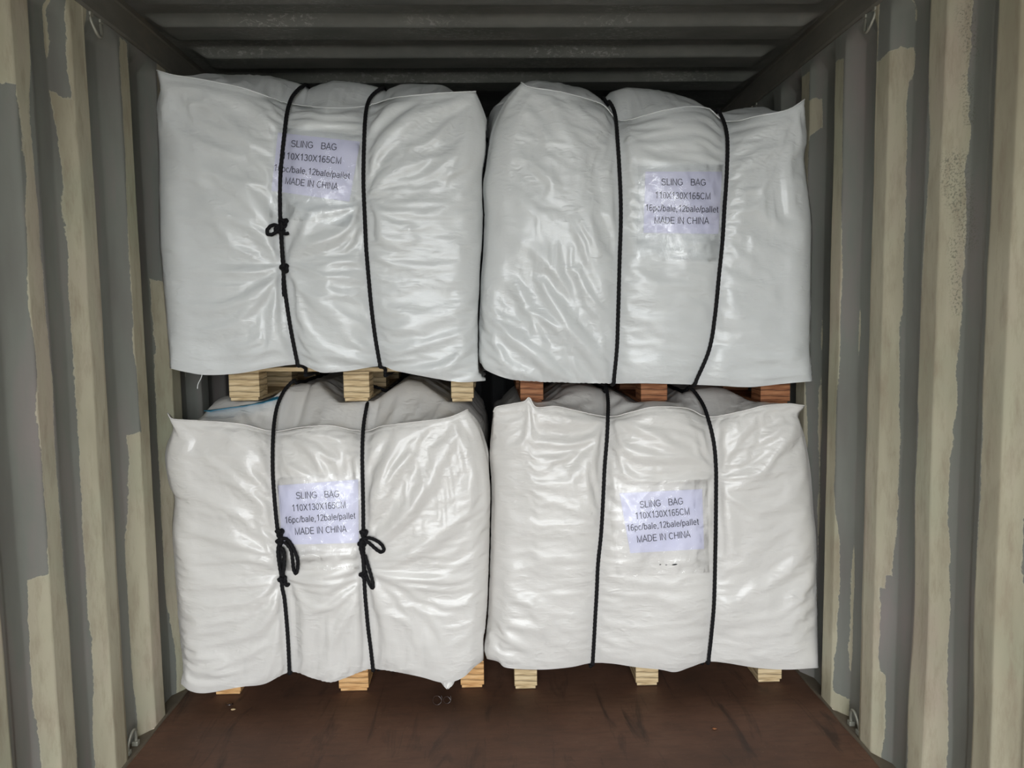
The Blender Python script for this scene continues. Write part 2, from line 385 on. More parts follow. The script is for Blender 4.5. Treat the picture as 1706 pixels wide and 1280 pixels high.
# outside: yard in front of the open doors (container stands on blocks at yard level)
o = box('ground', -30, 30, -40, DOOR_Y-0.02, -0.25, -0.15, M_GROUND, None, 0); o['kind'] = 'structure'

# ------------------------------------------------------------------ tubes
def tube_geo(path, r, nseg=10, twist=0, amp=0.0, closed=False, r_arr=None):
    P = np.asarray(path, float); n = len(P)
    T = np.gradient(P, axis=0) if not closed else (np.roll(P, -1, 0)-np.roll(P, 1, 0))
    T /= np.linalg.norm(T, axis=1)[:, None]+1e-12
    N = np.zeros_like(P); a = np.array([0, 1.0, 0.1]); v = a-T[0]*(a@T[0]); N[0] = v/np.linalg.norm(v)
    for i in range(1, n):
        v = N[i-1]-T[i]*(N[i-1]@T[i]); N[i] = v/(np.linalg.norm(v)+1e-12)
    B = np.cross(T, N); s = np.concatenate([[0], np.cumsum(np.linalg.norm(np.diff(P, axis=0), axis=1))])
    th = np.linspace(0, 2*math.pi, nseg, endpoint=False)
    rr = r*(1+amp*np.cos(3*th[None, :]-twist*s[:, None])) if r_arr is None else r_arr[:, None]*(1+amp*np.cos(3*th[None, :]-twist*s[:, None]))
    V = P[:, None, :]+rr[..., None]*(np.cos(th)[None, :, None]*N[:, None, :]+np.sin(th)[None, :, None]*B[:, None, :])
    V = V.reshape(-1, 3).tolist(); Fc = []
    m = n if closed else n-1
    for i in range(m):
        for j in range(nseg):
            k = (j+1) % nseg; i2 = (i+1) % n
            Fc.append([i*nseg+j, i*nseg+k, i2*nseg+k, i2*nseg+j])
    if not closed:
        Fc.append([j for j in range(nseg)][::-1]); Fc.append([(n-1)*nseg+j for j in range(nseg)])
    return V, Fc
def smooth_path(P, step):
    """Catmull-Rom through the points, resampled"""
    P = np.asarray(P, float); Q = np.vstack([2*P[0]-P[1], P, 2*P[-1]-P[-2]]); out = []
    for i in range(1, len(Q)-2):
        t = np.linspace(0, 1, 24, endpoint=False)[:, None]; a, b, c, d = Q[i-1], Q[i], Q[i+1], Q[i+2]
        out.append(0.5*((2*b)+(-a+c)*t+(2*a-5*b+4*c-d)*t**2+(-a+3*b-3*c+d)*t**3))
    out = np.vstack(out+[P[-1:]]); L = np.concatenate([[0], np.cumsum(np.linalg.norm(np.diff(out, axis=0), axis=1))])
    n = max(4, int(L[-1]/step)); u = np.linspace(0, L[-1], n)
    return np.stack([np.interp(u, L, out[:, k]) for k in range(3)], 1)

# lashing rings welded to the rails
def lashing_ring(base, up, out, label, size=0.052):
    t = empty('lashing_ring', base); tag(t, label, 'lashing ring', 'lashing rings on the container rails')
    base = np.array(base); up = np.array(up, float); out = np.array(out, float)
    L = size
    a = np.array([0, 1.0, 0])
    pts = [base-a*L*0.55, base-a*L*0.5+up*L*0.5+out*L*.2, base-a*L*0.2+up*L*1.05+out*L*.45, base+a*L*0.2+up*L*1.05+out*L*.45, base+a*L*0.5+up*L*0.5+out*L*.2, base+a*L*0.55]
    V, Fc = tube_geo(smooth_path(pts, 0.003), 0.0048, 10); mesh_obj('ring', V, Fc, M_STEEL, t, True, base)
    for sgn in (-1, 1):
        c = base+a*sgn*L*0.55; V, Fc = box_geo(c[0]-.010, c[0]+.010, c[1]-.010, c[1]+.010, c[2]-.008, c[2]+.008, .003)
        mesh_obj('weld_lug', V, Fc, M_STEEL, t, False, c)
    return t
lashing_ring((-1.170, 2.375, 2.286), (0, 0, -1), (0.55, 0, 0), 'steel lashing ring under the top rail at the upper left')
lashing_ring((1.170, 2.352, 2.286), (0, 0, -1), (-0.55, 0, 0), 'steel lashing ring under the top rail at the upper right')
lashing_ring((1.170, 3.36, 2.286), (0, 0, -1), (-0.55, 0, 0), 'dark far lashing ring above the back of the upper right bale')
lashing_ring((-1.182, 2.363, 0.010), (0, 0, 1), (0.3, 0, 0), 'steel lashing ring on the floor rail at the lower left')
lashing_ring((1.182, 2.357, 0.010), (0, 0, 1), (-0.3, 0, 0), 'steel lashing ring on the floor rail at the lower right')

# ------------------------------------------------------------------ pallets
def pallet(label, feet, z0, hb, y0, mat, tilt=0.0, depth=1.05, xpad=(0.01, 0.01)):
    """feet: (x0, x1) of the three front blocks"""
    cx = (feet[0][0]+feet[2][1])/2
    t = empty('pallet', (cx, y0+depth/2, z0)); tag(t, label, 'pallet', 'wooden pallets under the bales')
    sk = 0.012
    def tz(x): return tilt*(x-cx)
    for (a, b) in feet:
        dz = tz((a+b)/2)
        box('bottom_board', a+0.004, b-0.006, y0+0.004, y0+depth, z0+dz, z0+sk+dz, mat, t, 0.0015)
        for r in range(3):
            ya = y0+r*(depth-0.12)/2+(0.0 if r == 0 else 0.01)
            box('block', a+random.uniform(-.002, .002), b+random.uniform(-.002, .002), ya, ya+0.10, z0+sk+dz, z0+sk+hb+dz, mat, t, 0.002)
    n = 7
    X0, X1 = feet[0][0]-xpad[0], feet[2][1]+xpad[1]
    for i in range(n):
        a = y0-0.002+i*(depth-0.09)/(n-1)
        V, Fc = box_geo(X0, X1, a, a+0.09, z0+sk+hb, z0+sk+hb+0.016, 0.0015)
        V = [(x, y, z+tz(x)) for x, y, z in V]
        mesh_obj('top_board', V, Fc, mat, t, False, (cx, a, z0+sk+hb))
    return t
HB = 0.092
FEET = dict(
    LL=([(-1.044, -.946), (-.585, -.477), (-.135, -.049)], 0.0, HB, 2.715, 0.0),
    LR=([(.065, .150), (.519, .604), (.977, 1.068)], 0.0, HB, 2.695, 0.0),
    UL=([(-.935, -.827), (-.531, -.439), (-.148, -.066)], 1.086, 0.094, 2.70, -0.021),
    UR=([(.102, .184), (.535, .633), (.972, 1.080)], 1.057, 0.094, 2.70, -0.022))
PAL_TOP = {}
for key, mat, lab, xp in (('LL', M_WOOD_Y, 'golden wooden pallet on the floor under the lower left bale', (0.02, 0.0)),
                      ('LR', M_WOOD, 'pale wooden pallet on the floor under the lower right bale', (0.0, 0.02)),
                      ('UL', M_WOOD, 'pale wooden pallet between the two left bales', (0.03, 0.02)),
                      ('UR', M_WOOD_R, 'reddish brown wooden pallet between the two right bales', (0.03, 0.0))):
    feet, z0, hb, y0, tilt = FEET[key]
    pallet(lab, feet, z0, hb, y0, mat, tilt, 0.98, xp)
    PAL_TOP[key] = z0+0.012+hb+0.016

# ------------------------------------------------------------------ wrapped bales (cloth relaxed over a packed body)
def pl_at(pts, t, by_len=True):
    P = np.asarray(pts, float); Q = np.vstack([2*P[0]-P[1], P, 2*P[-1]-P[-2]]); out = []
    for i in range(1, len(Q)-2):
        h = np.linspace(0, 1, 12, endpoint=False)[:, None]; a, b, c, d = Q[i-1], Q[i], Q[i+1], Q[i+2]
        out.append(0.5*((2*b)+(-a+c)*h+(2*a-5*b+4*c-d)*h**2+(-a+3*b-3*c+d)*h**3))
    P = np.vstack(out+[P[-1:]]); L = np.concatenate([[0], np.cumsum(np.linalg.norm(np.diff(P, axis=0), axis=1))]); L /= L[-1]
    return np.stack([np.interp(t, L, P[:, 0]), np.interp(t, L, P[:, 1])], -1)
BALES = {
 'UL': dict(
  left=[(262,122),(267,150),(262,185),(264,260),(265,340),(266,400),(270,450),(276,520),(282,590),(283,614)],
  top=[(262,122),(290,130),(330,136),(400,150),(455,168),(478,176),(520,182),(560,184),(607,182),(640,172),(665,166),(730,160),(793,157)],
  right=[(793,157),(806,190),(816,225),(814,255),(807,290),(806,350),(805,420),(802,500),(801,560),(804,610),(808,632)],
  bot=[(283,614),(310,620),(345,625),(400,622),(450,613),(497,607),(515,613),(538,621),(580,618),(634,610),(660,618),(720,630),(770,637),(808,634)],
  ropes=[[(500,150),(487,165),(479,190),(474,230),(469,280),(467,330),(468,370),(472,440),(475,480),(482,530),(490,575),(497,609)],
         [(634,151),(618,165),(610,190),(607,240),(606,300),(608,360),(611,420),(616,480),(620,520),(626,565),(634,611)]],
  crown=[(262,140),(345,136),(430,137),(495,148),(540,142),(600,147),(632,152),(660,147),(720,151),(770,158),(793,175)],
  label=[(463,221),(600,236),(582,336),(452,318)], side=(-1.13,-0.036), film=0),
 'UR': dict(
  left=[(868,142),(848,165),(835,185),(822,215),(817,240),(811,280),(806,310),(808,360),(806,420),(802,470),(800,540),(799,590),(801,605)],
  top=[(868,142),(885,150),(930,157),(975,168),(1005,180),(1028,203),(1050,203),(1075,196),(1110,187),(1150,182),(1180,186),(1203,204),(1225,206),(1260,198),(1310,188),(1340,170)],
  right=[(1340,170),(1342,200),(1344,235),(1340,260),(1344,300),(1352,365),(1352,440),(1351,520),(1350,580),(1353,632)],
  bot=[(801,605),(812,618),(850,632),(900,636),(960,638),(1022,639),(1080,639),(1155,641),(1200,643),(1250,645),(1300,640),(1353,635)],
  ropes=[[(1015,172),(1024,190),(1028,230),(1032,290),(1034,360),(1032,430),(1030,500),(1028,570),(1022,639)],
         [(1195,185),(1205,205),(1211,235),(1210,290),(1206,350),(1203,400),(1197,460),(1190,530),(1180,585),(1156,641)]],
  crown=[(835,160),(885,144),(940,146),(995,152),(1010,160),(1025,176),(1045,158),(1070,153),(1120,160),(1170,172),(1200,190),(1230,193),(1300,188),(1340,200)],
  label=[(1075,286),(1203,286),(1197,390),(1072,388)], side=(0.012,1.13), film=0),
 'LL': dict(
  left=[(280,692),(288,715),(278,745),(276,770),(283,810),(290,830),(287,880),(290,930),(295,1000),(300,1060),(305,1110),(302,1140)],
  top=[(280,692),(290,702),(330,705),(400,710),(455,722),(500,716),(550,713),(605,722),(640,713),(700,706),(745,700),(780,686)],
  right=[(780,686),(795,705),(805,730),(813,765),(817,800),(818,880),(817,960),(815,1030),(812,1080),(806,1105)],
  bot=[(302,1140),(318,1152),(345,1155),(400,1145),(440,1140),(484,1120),(520,1130),(550,1137),(575,1130),(605,1118),(622,1115),(660,1120),(700,1128),(740,1138),(770,1130),(790,1112),(806,1100)],
  ropes=[[(490,636),(475,652),(462,680),(456,720),(455,780),(458,830),(463,880),(467,900),(470,970),(475,1000),(480,1060),(483,1121)],
         [(619,646),(613,670),(606,710),(604,760),(605,820),(606,890),(606,930),(608,980),(613,1040),(618,1080),(622,1116)]],
  crown=[(300,690),(330,668),(400,652),(470,643),(500,636),(560,634),(605,640),(650,636),(700,645),(760,660),(800,690)],
  label=[(463,809),(597,799),(598,905),(470,908)], side=(-1.13,-0.036), film=1),
 'LR': dict(
  left=[(822,690),(820,720),(817,760),(821,810),(820,880),(817,960),(813,1040),(808,1080),(812,1098)],
  top=[(822,690),(828,682),(853,677),(873,673),(882,667),(894,682),(925,681),(960,688),(1013,698),(1053,690),(1089,682),(1143,684),(1180,698),(1234,689),(1271,680),(1310,677),(1340,680)],
  right=[(1340,680),(1330,692),(1333,705),(1342,740),(1350,790),(1355,850),(1360,900),(1360,980),(1362,1050),(1363,1112)],
  bot=[(812,1098),(830,1103),(845,1113),(900,1116),(950,1112),(985,1105),(1020,1106),(1060,1112),(1100,1116),(1125,1120),(1150,1112),(1178,1103),(1210,1105),(1260,1113),(1310,1116),(1363,1113)],
  ropes=[[(1010,648),(1013,668),(1013,690),(1011,730),(1007,780),(1004,840),(1001,890),(996,940),(993,1000),(990,1050),(987,1106)],
         [(1148,648),(1158,657),(1170,675),(1178,695),(1188,735),(1192,780),(1192,850),(1191,920),(1189,1000),(1184,1060),(1179,1104)]],
  crown=[(835,672),(900,655),(960,645),(1013,650),(1060,642),(1110,644),(1150,652),(1200,648),(1260,656),(1320,668),(1340,680)],
  label=[(1032,822),(1170,815),(1173,915),(1050,922)], side=(0.012,1.13), film=1)}

def bale_targets(key, B, NU, NV, NW, NS):
    """smooth packed shape: front(v,u), top(w,u), left(v,s), right(v,s)"""
    u = np.linspace(0, 1, NU); v = np.linspace(0, 1, NV)**1.0
    Lp, Rp, Tp, Bp = pl_at(B['left'], v), pl_at(B['right'], v), pl_at(B['top'], u), pl_at(B['bot'], u)
    U, V = np.meshgrid(u, v); U_ = U[..., None]; V_ = V[..., None]
    P = (1-U_)*Lp[:, None]+U_*Rp[:, None]+(1-V_)*Tp[None]+V_*Bp[None]-((1-U_)*(1-V_)*Lp[0]+U_*(1-V_)*Rp[0]+(1-U_)*V_*Lp[-1]+U_*V_*Rp[-1])
    px, py = P[..., 0], P[..., 1]
    S = 480.0
    rd = np.full(px.shape, 9.0); sgn = []
    for r in B['ropes']:
        r = np.array(r); rs = pl_at(r, np.linspace(0, 1, 80)); xr = np.interp(py, rs[:, 1], rs[:, 0]); d = (px-xr)/S; sgn.append(d); rd = np.minimum(rd, np.abs(d))
    wpx = (Rp[:, 0]-Lp[:, 0])[:, None]
    eL, eR = U*wpx/S, (1-U)*wpx/S; e = np.minimum(eL, eR)
    hgt = 0.97; top_d = V*hgt; bot_d = (1-V)*hgt
    rr = 0.085
    q = 1-np.clip(e/rr, 0, 1); rnd = rr*(1-np.sqrt(np.clip(1-q*q*0.985, 0, 1)))*(0.25+0.75*sstep(0.0, 0.16, top_d))*(0.45+0.55*sstep(0.0, 0.15, bot_d))
    body = 0.05*(1-np.abs(2*U-1)**2.6)*np.sin(np.clip(V*0.86+0.10, 0, 1)*math.pi)**0.6
    pinch = 0.030*(1-np.exp(-(rd/0.055)**1.1))
    shoulder = 0.075*np.exp(-top_d/0.05)*(0.22+0.9*np.exp(-(rd/0.12)**2))*sstep(0.0, 0.25, e)*(1.0 if key[0] == 'U' else 0.45)+0.03*np.exp(-top_d/0.16)*(1.0 if key[0] == 'U' else 0.3)
    lump = 0.012*fbm(px/90+ord(key[0])*7+ord(key[1]), py/90, 31, 2)*sstep(0, .1, e)
    foot = 0.014*np.exp(-bot_d/0.06)
    Y = 2.605-body-pinch+rnd+shoulder-lump+foot
    F = at_y(px, py, Y)
    # ---- top sheet
    w = np.linspace(0, 1, NW)**1.35
    cr = np.array(B['crown'], float)
    seam = F[0]; spx = P[0, :, 0]
    cpy = np.interp(spx, cr[:, 0], cr[:, 1])
    yc = 2.86 if key[0] == 'U' else 2.84
    C = at_y(spx, cpy, np.full(NU, yc))
    yb = 3.72
    Wg, Ug = np.meshgrid(w, u, indexing='ij')
    Yt = seam[None, :, 1]+(yb-seam[None, :, 1])*Wg
    s0 = seam[None, :, 1]; tt = np.clip((Yt-s0)/(yc-s0), 0, None)
    zc = C[None, :, 2]; zs_ = seam[None, :, 2]
    up = np.where(tt < 1, np.sin(np.clip(tt, 0, 1)*math.pi/2)**(1.05 if key[0] == 'U' else 1.35), 1)
    Zt = zs_+(zc-zs_)*up
    Zt = Zt-0.10*sstep(0.75, 1.0, Wg)-(0.01 if key[0] == 'U' else 0)*tt*0
    if key[0] == 'U':   # stay below the line of sight behind the crown
        Zt = Zt-0.05*sstep(1.0, 2.6, tt)
    xb0, xb1 = B['side']
    Xb = xb0+(xb1-xb0)*Ug
    kx = sstep(0.0, 0.3, Yt-s0)
    Xt = seam[None, :, 0]*(1-kx)+Xb*kx
    # ends of the top fall away into the sides behind the ears
    eu = np.minimum(Ug, 1-Ug)*1.1
    Zt = Zt-(0.07*(1-sstep(0, 0.13, eu)))*sstep(0, 0.12, Yt-s0)
    rdt = np.full(Xt.shape, 9.0)
    for r in B['ropes']:
        xr0 = np.interp(r[0][0], spx, np.arange(NU)); xr0 = Xt[:, int(round(xr0))][:, None]; rdt = np.minimum(rdt, np.abs(Xt-xr0))
    Zt = Zt+0.018*(1-np.exp(-rdt/0.05))-0.012
    T = np.stack([Xt, Yt, Zt], -1); T[0] = seam
    if key[0] == 'L':   # blocks of the pallet above press into the top
        feet, fz, hb, fy, tilt = FEET['U'+key[1]]; cx = (feet[0][0]+feet[2][1])/2
        for (a, b) in feet:
            zf = fz+tilt*((a+b)/2-cx)
            dx = np.maximum(np.maximum(a-T[..., 0], T[..., 0]-b), 0); dy = np.maximum(fy-T[..., 1], 0); d = np.hypot(dx, dy*0.8)
            lim = zf-0.007+0.62*np.clip(d-0.012, 0, None)
            T[1:, :, 2] = np.minimum(T[1:, :, 2], lim[1:])
        T[1:, :, 2] = np.minimum(T[1:, :, 2], np.where(T[1:, :, 1] > fy-0.02, fz+0.085, 9)+tilt*(T[1:, :, 0]-cx))
    # ---- sides
    def side(col_f, col_t, xb, sg):
        sidx = np.linspace(0, 1, NS)**1.5
        out = np.zeros((NV, NS, 3))
        for j, s in enumerate(sidx):
            base = col_f.copy(); yy = col_f[:, 1]+(yb-col_f[:, 1])*s
            k = sstep(0.0, 0.17, yy-col_f[:, 1])[:]
            base[:, 0] = col_f[:, 0]*(1-k)+xb*k; base[:, 1] = yy
            out[:, j] = base
        tw = np.linspace(0, 1, NW)**1.35
        out[0] = np.stack([np.interp(sidx, tw, col_t[:, c]) for c in range(3)], 1)
        # blend upper rows to the top edge line
        for j in range(NS):
            dz = out[0, j, 2]-col_f[0, 2]; dx = out[0, j, 0]-(col_f[0, 0]*(1-sstep(0, .17, out[0, j, 1]-col_f[0, 1]))+xb*sstep(0, .17, out[0, j, 1]-col_f[0, 1]))
            ww = np.clip(1-v/0.35, 0, 1)**1.5
            out[1:, j, 2] += dz*ww[1:]; out[1:, j, 0] += dx*ww[1:]**3
        out[:, 0] = col_f
        return out
    Ls = side(F[:, 0], T[:, 0], xb0, -1); Rs = side(F[:, -1], T[:, -1], xb1, 1)
    return F, T, Ls, Rs, px, py, rd, e, top_d, bot_d

def resample(D, nr, nc):
    r = np.linspace(0, D.shape[0]-1, nr); c = np.linspace(0, D.shape[1]-1, nc)
    i = np.clip(np.floor(r).astype(int), 0, D.shape[0]-2); j = np.clip(np.floor(c).astype(int), 0, D.shape[1]-2)
    fr = (r-i)[:, None, None]; fc = (c-j)[None, :, None]
    a = D[i][:, j]; b = D[i+1][:, j]; cc = D[i][:, j+1]; d = D[i+1][:, j+1]
    return a*(1-fr)*(1-fc)+b*fr*(1-fc)+cc*(1-fr)*fc+d*fr*fc

def grid_normals(G, flip=1):
    a = np.gradient(G, axis=0); b = np.gradient(G, axis=1); n = np.cross(a, b)*flip
    return n/(np.linalg.norm(n, axis=-1, keepdims=True)+1e-12)

# main fold directions (degrees from level) left, between and right of the ropes
FOLD = {'UL': (-32, -12, 22), 'UR': (-48, 8, -24), 'LL': (-28, 6, 46), 'LR': (-16, 10, 34)}
MAG = (0.006, 0.030, 0.105, 0.02)
# points where folds converge: knots and pulled corners (pixel, radius m, strength)
FOCI = {'UL': [(472, 440, .22, .06), (262, 122, .22, .05), (793, 157, .25, .05), (608, 330, .15, .03)],
        'UR': [(868, 142, .20, .05), (1340, 170, .30, .06), (1028, 205, .15, .03)],
        'LL': [(470, 955, .28, .07), (608, 940, .28, .06), (780, 686, .25, .04), (280, 692, .15, .04)],
        'LR': [(884, 670, .15, .05), (1340, 680, .25, .05), (1013, 695, .22, .05), (1192, 790, .2, .04)]}
def relax(key, B):
    seed = {'UL': 1, 'UR': 2, 'LL': 3, 'LR': 4}[key]
    lev = [(36, 32, 16, 12), (72, 64, 30, 24), (150, 134, 56, 40)]
    Dprev = None
    for li, (NU, NV, NW, NS) in enumerate(lev):
        F, T, Ls, Rs, px, py, rd, e, td, bd = bale_targets(key, B, NU, NV, NW, NS)
        panels = [F, T, Ls, Rs]
        # shared indices
        idF = np.arange(NV*NU).reshape(NV, NU); n = NV*NU
        idT = np.zeros((NW, NU), int); idT[0] = idF[0]; idT[1:] = n+np.arange((NW-1)*NU).reshape(NW-1, NU); n += (NW-1)*NU
        # side panels keep their own top row except the corner; their top row is glued to the nearest top-edge line by position
        idL = np.zeros((NV, NS), int); idL[:, 0] = idF[:, 0]; idL[:, 1:] = n+np.arange(NV*(NS-1)).reshape(NV, NS-1); n += NV*(NS-1)
        idR = np.zeros((NV, NS), int); idR[:, 0] = idF[:, -1]; idR[:, 1:] = n+np.arange(NV*(NS-1)).reshape(NV, NS-1); n += NV*(NS-1)
        ids = [idF, idT, idL, idR]
        P0 = np.zeros((n, 3)); Nn = np.zeros((n, 3)); kn = np.zeros(n)
        nrm = [grid_normals(F, -1), grid_normals(T, 1), grid_normals(Ls, 1), grid_normals(Rs, -1)]
        # make every normal point outward
        ctr = np.array([(B['side'][0]+B['side'][1])/2, 3.2, F[..., 2].mean()])
        for k in range(4):
            dsum = ((panels[k]-ctr)*nrm[k]).sum(); nrm[k] = nrm[k]*(1 if dsum > 0 else -1)
        for k in (3, 2, 1, 0): P0[ids[k]] = panels[k]
        for k in range(4): np.add.at(Nn, ids[k], nrm[k])
        Nn /= np.linalg.norm(Nn, axis=1)[:, None]+1e-12
        # outward / inward stiffness of the packed body
        fix = np.zeros(n)
        frontk = np.clip(np.exp(-(rd/0.010)**2), 0, 1)
        lab = np.array(B['label'], float); cxl, cyl = lab[:, 0].mean(), lab[:, 1].mean()
        labk = sstep(1.0, 0.72, np.maximum(np.abs(px-cxl)/78, np.abs(py-cyl)/66))
        hold = np.zeros(n); hold[idF] = np.maximum(frontk*0.9, labk*0.12)
        hold[idF[0]] = np.maximum(hold[idF[0]], 0.10); hold[idF[-1]] = np.maximum(hold[idF[-1]], 0.12)
        hold[idF[:, 0]] = np.maximum(hold[idF[:, 0]], 0.08); hold[idF[:, -1]] = np.maximum(hold[idF[:, -1]], 0.08)
        for i_ in (idL, idR): hold[i_[0]] = 1.0
        hold[idT[:, 0]] = 1.0; hold[idT[:, -1]] = 1.0; hold[idT[-1]] = 1.0
        for i_ in (idL, idR): hold[i_[:, -1]] = 1.0
        hold[idF[0, 0]] = 1; hold[idF[0, -1]] = 1
        # initial crumple
        if Dprev is None: D = np.zeros((n, 3)); amp = 0.014; sc = 0.075
        else:
            D = np.zeros((n, 3)); 
            for k in (3, 2, 1, 0): D[ids[k]] = resample(Dprev[k], *ids[k].shape)
            amp = 0.0035 if li == 1 else 0.0012; sc = 0.03 if li == 1 else 0.014
        for k in range(4):
            g = panels[k]; a_ = g[..., 0]+g[..., 1]*0.7; b_ = g[..., 2]+g[..., 1]*0.4
            nz = fbm(a_/(sc*1.7)+3*seed, b_/sc+5*seed, seed*10+li, 2)
            D[ids[k]] += (amp*nz)[..., None]*Nn[ids[k]]
        Pp = P0+D
        # excess of cloth: metric tensor on each panel (E along columns, G along rows, S shear)
        cons = []
        for k in range(4):
            g = panels[k]; idk = ids[k]; nr, nc = idk.shape
            a_ = g[..., 0]; b_ = g[..., 2]+(g[..., 1] if k == 1 else 0)
            n1 = fbm(a_*3.1+seed*3, b_*3.1, 40+seed, 2); n2 = fbm(a_*4.3, b_*4.3+seed, 50+seed, 2); n3 = fbm(a_*2.6+9, b_*2.6+seed*2, 60+seed, 2)
            if k == 0:
                near = np.exp(-rd/0.06)
                xr0, xr1 = [np.interp(py, pl_at(r, np.linspace(0, 1, 60))[:, 1], pl_at(r, np.linspace(0, 1, 60))[:, 0]) for r in B['ropes']]
                w1 = sstep(-14, 14, px-xr0); w2 = sstep(-14, 14, px-xr1); fo = FOLD[key]
                phi = fo[0]*(1-w1)+fo[1]*w1*(1-w2)+fo[2]*w2
                phi = phi*(1-0.75*near)+38*n3+16*n1
                c2, s2_ = np.cos(np.radians(2*phi)), np.sin(np.radians(2*phi)); fw = 0
                for (fx, fy, fr, fm) in FOCI[key]:
                    ddx, ddy = (px-fx)/480, -(py-fy)/480; rr_ = np.hypot(ddx, ddy)+1e-6; w_ = np.exp(-(rr_/fr)**1.5)
                    c2 = c2+5*w_*(ddx**2-ddy**2)/rr_**2; s2_ = s2_+5*w_*2*ddx*ddy/rr_**2; fw = fw+fm*w_*sstep(0.02, 0.06, rr_)
                phi = np.degrees(0.5*np.arctan2(s2_, c2))
                th = np.radians(phi+90)
                mag = MAG[0]+MAG[1]*near+MAG[2]*sstep(-0.1, 0.5, n2+0.5*n1)+MAG[3]*np.exp(-td/0.12)+fw
                iso = 0.006+0.012*np.clip(n1, 0, 1)
                ev = mag*np.sin(th)**2+iso; eh = mag*np.cos(th)**2+iso; es = -mag*np.sin(th)*np.cos(th)
                dampl = 1-0.75*labk
                ev, eh, es = ev*dampl, eh*dampl, es*dampl
            elif k == 1:
                ev = 0.02+0*n1; eh = 0.035+0.02*n2; es = 0.03*n3
            else:
                ev = 0.015+0.01*n1; eh = 0.02+0.01*n2; es = 0.03*n3
            ls = (0.8, 1.0, 1.0)[li]
            for (di, dj) in ((0, 1), (1, 0), (1, 1), (1, -1)):
                i, j = np.meshgrid(np.arange(nr-di), np.arange(max(0, -dj), nc-max(0, dj)), indexing='ij')
                A = idk[i, j]; Bx = idk[i+di, j+dj]; dv = P0[Bx]-P0[A]; L = np.linalg.norm(dv, axis=-1)
                Lh = np.abs(dj)*np.linalg.norm(P0[idk[i, np.minimum(j+1, nc-1)]]-P0[idk[i, np.minimum(j, nc-2)]], axis=-1); c2 = np.clip((Lh/(L+1e-9))**2, 0, 1) if dj else 0
                c2 = c2 if dj else np.zeros_like(L); s2 = (1-c2) if di else np.zeros_like(L)
                if di == 0: c2 = np.ones_like(L)
                ex = eh[i, j]*c2+ev[i, j]*s2+(2*es[i, j]*np.sqrt(np.clip(c2*s2, 0, 1))*(np.sign(dj)))
                rest = L*(1+ls*ex)
                par = (i % 2) if di else (j % 2)
                stiff = 1.0 if di+abs(dj) == 1 else 0.55
                for p in (0, 1):
                    mk = par == p
                    cons.append((A[mk], Bx[mk], rest[mk], stiff))
        gridP = ids
        iters = (260, 240, 160)[li]
        free = 1-hold
        for it in range(iters):
            for A, Bx, rest, st in cons:
                d = Pp[Bx]-Pp[A]; L = np.sqrt((d*d).sum(1))+1e-9
                wa, wb = free[A], free[Bx]; s = wa+wb+1e-9
                c = (st*(L-rest)/L/s)[:, None]*d
                Pp[A] += c*wa[:, None]; Pp[Bx] -= c*wb[:, None]
            D = Pp-P0
            # bending: bilaplacian on every panel
            kb = (0.006, 0.006, 0.005)[li]
            for idk in gridP:
                G = D[idk]; lap = np.zeros_like(G)
                lap[1:-1, 1:-1] = (G[2:, 1:-1]+G[:-2, 1:-1]+G[1:-1, 2:]+G[1:-1, :-2])/4-G[1:-1, 1:-1]
                b2 = np.zeros_like(G); b2[1:-1, 1:-1] = (lap[2:, 1:-1]+lap[:-2, 1:-1]+lap[1:-1, 2:]+lap[1:-1, :-2])/4-lap[1:-1, 1:-1]
                D[idk] = G-kb*b2*4
            dn = (D*Nn).sum(1)
            kk = np.where(dn > 0, 0.003, 0.008); kk = np.maximum(kk, hold)
            D -= Nn*(dn*kk)[:, None]
            tg = D-Nn*(D*Nn).sum(1)[:, None]; D -= tg*np.maximum(0.02, hold)[:, None]
            Pp = P0+D
        if li == 2:     # the film cannot hold kinks finer than a few millimetres
            for _ in range(1):
                for idk in ids:
                    G = D[idk]; S_ = G.copy(); S_[1:-1, 1:-1] = 0.5*G[1:-1, 1:-1]+0.125*(G[2:, 1:-1]+G[:-2, 1:-1]+G[1:-1, 2:]+G[1:-1, :-2]); D[idk] = S_
            Pp = P0+D
        Dprev = [D[k] for k in ids]
    return Pp, Nn, ids, (px, py, rd)

BASE = {}
def proj(P):
    d = P-CP; z = d@FW; return 853+FPX*(d@RT)/z, 640-FPX*(d@UP)/z

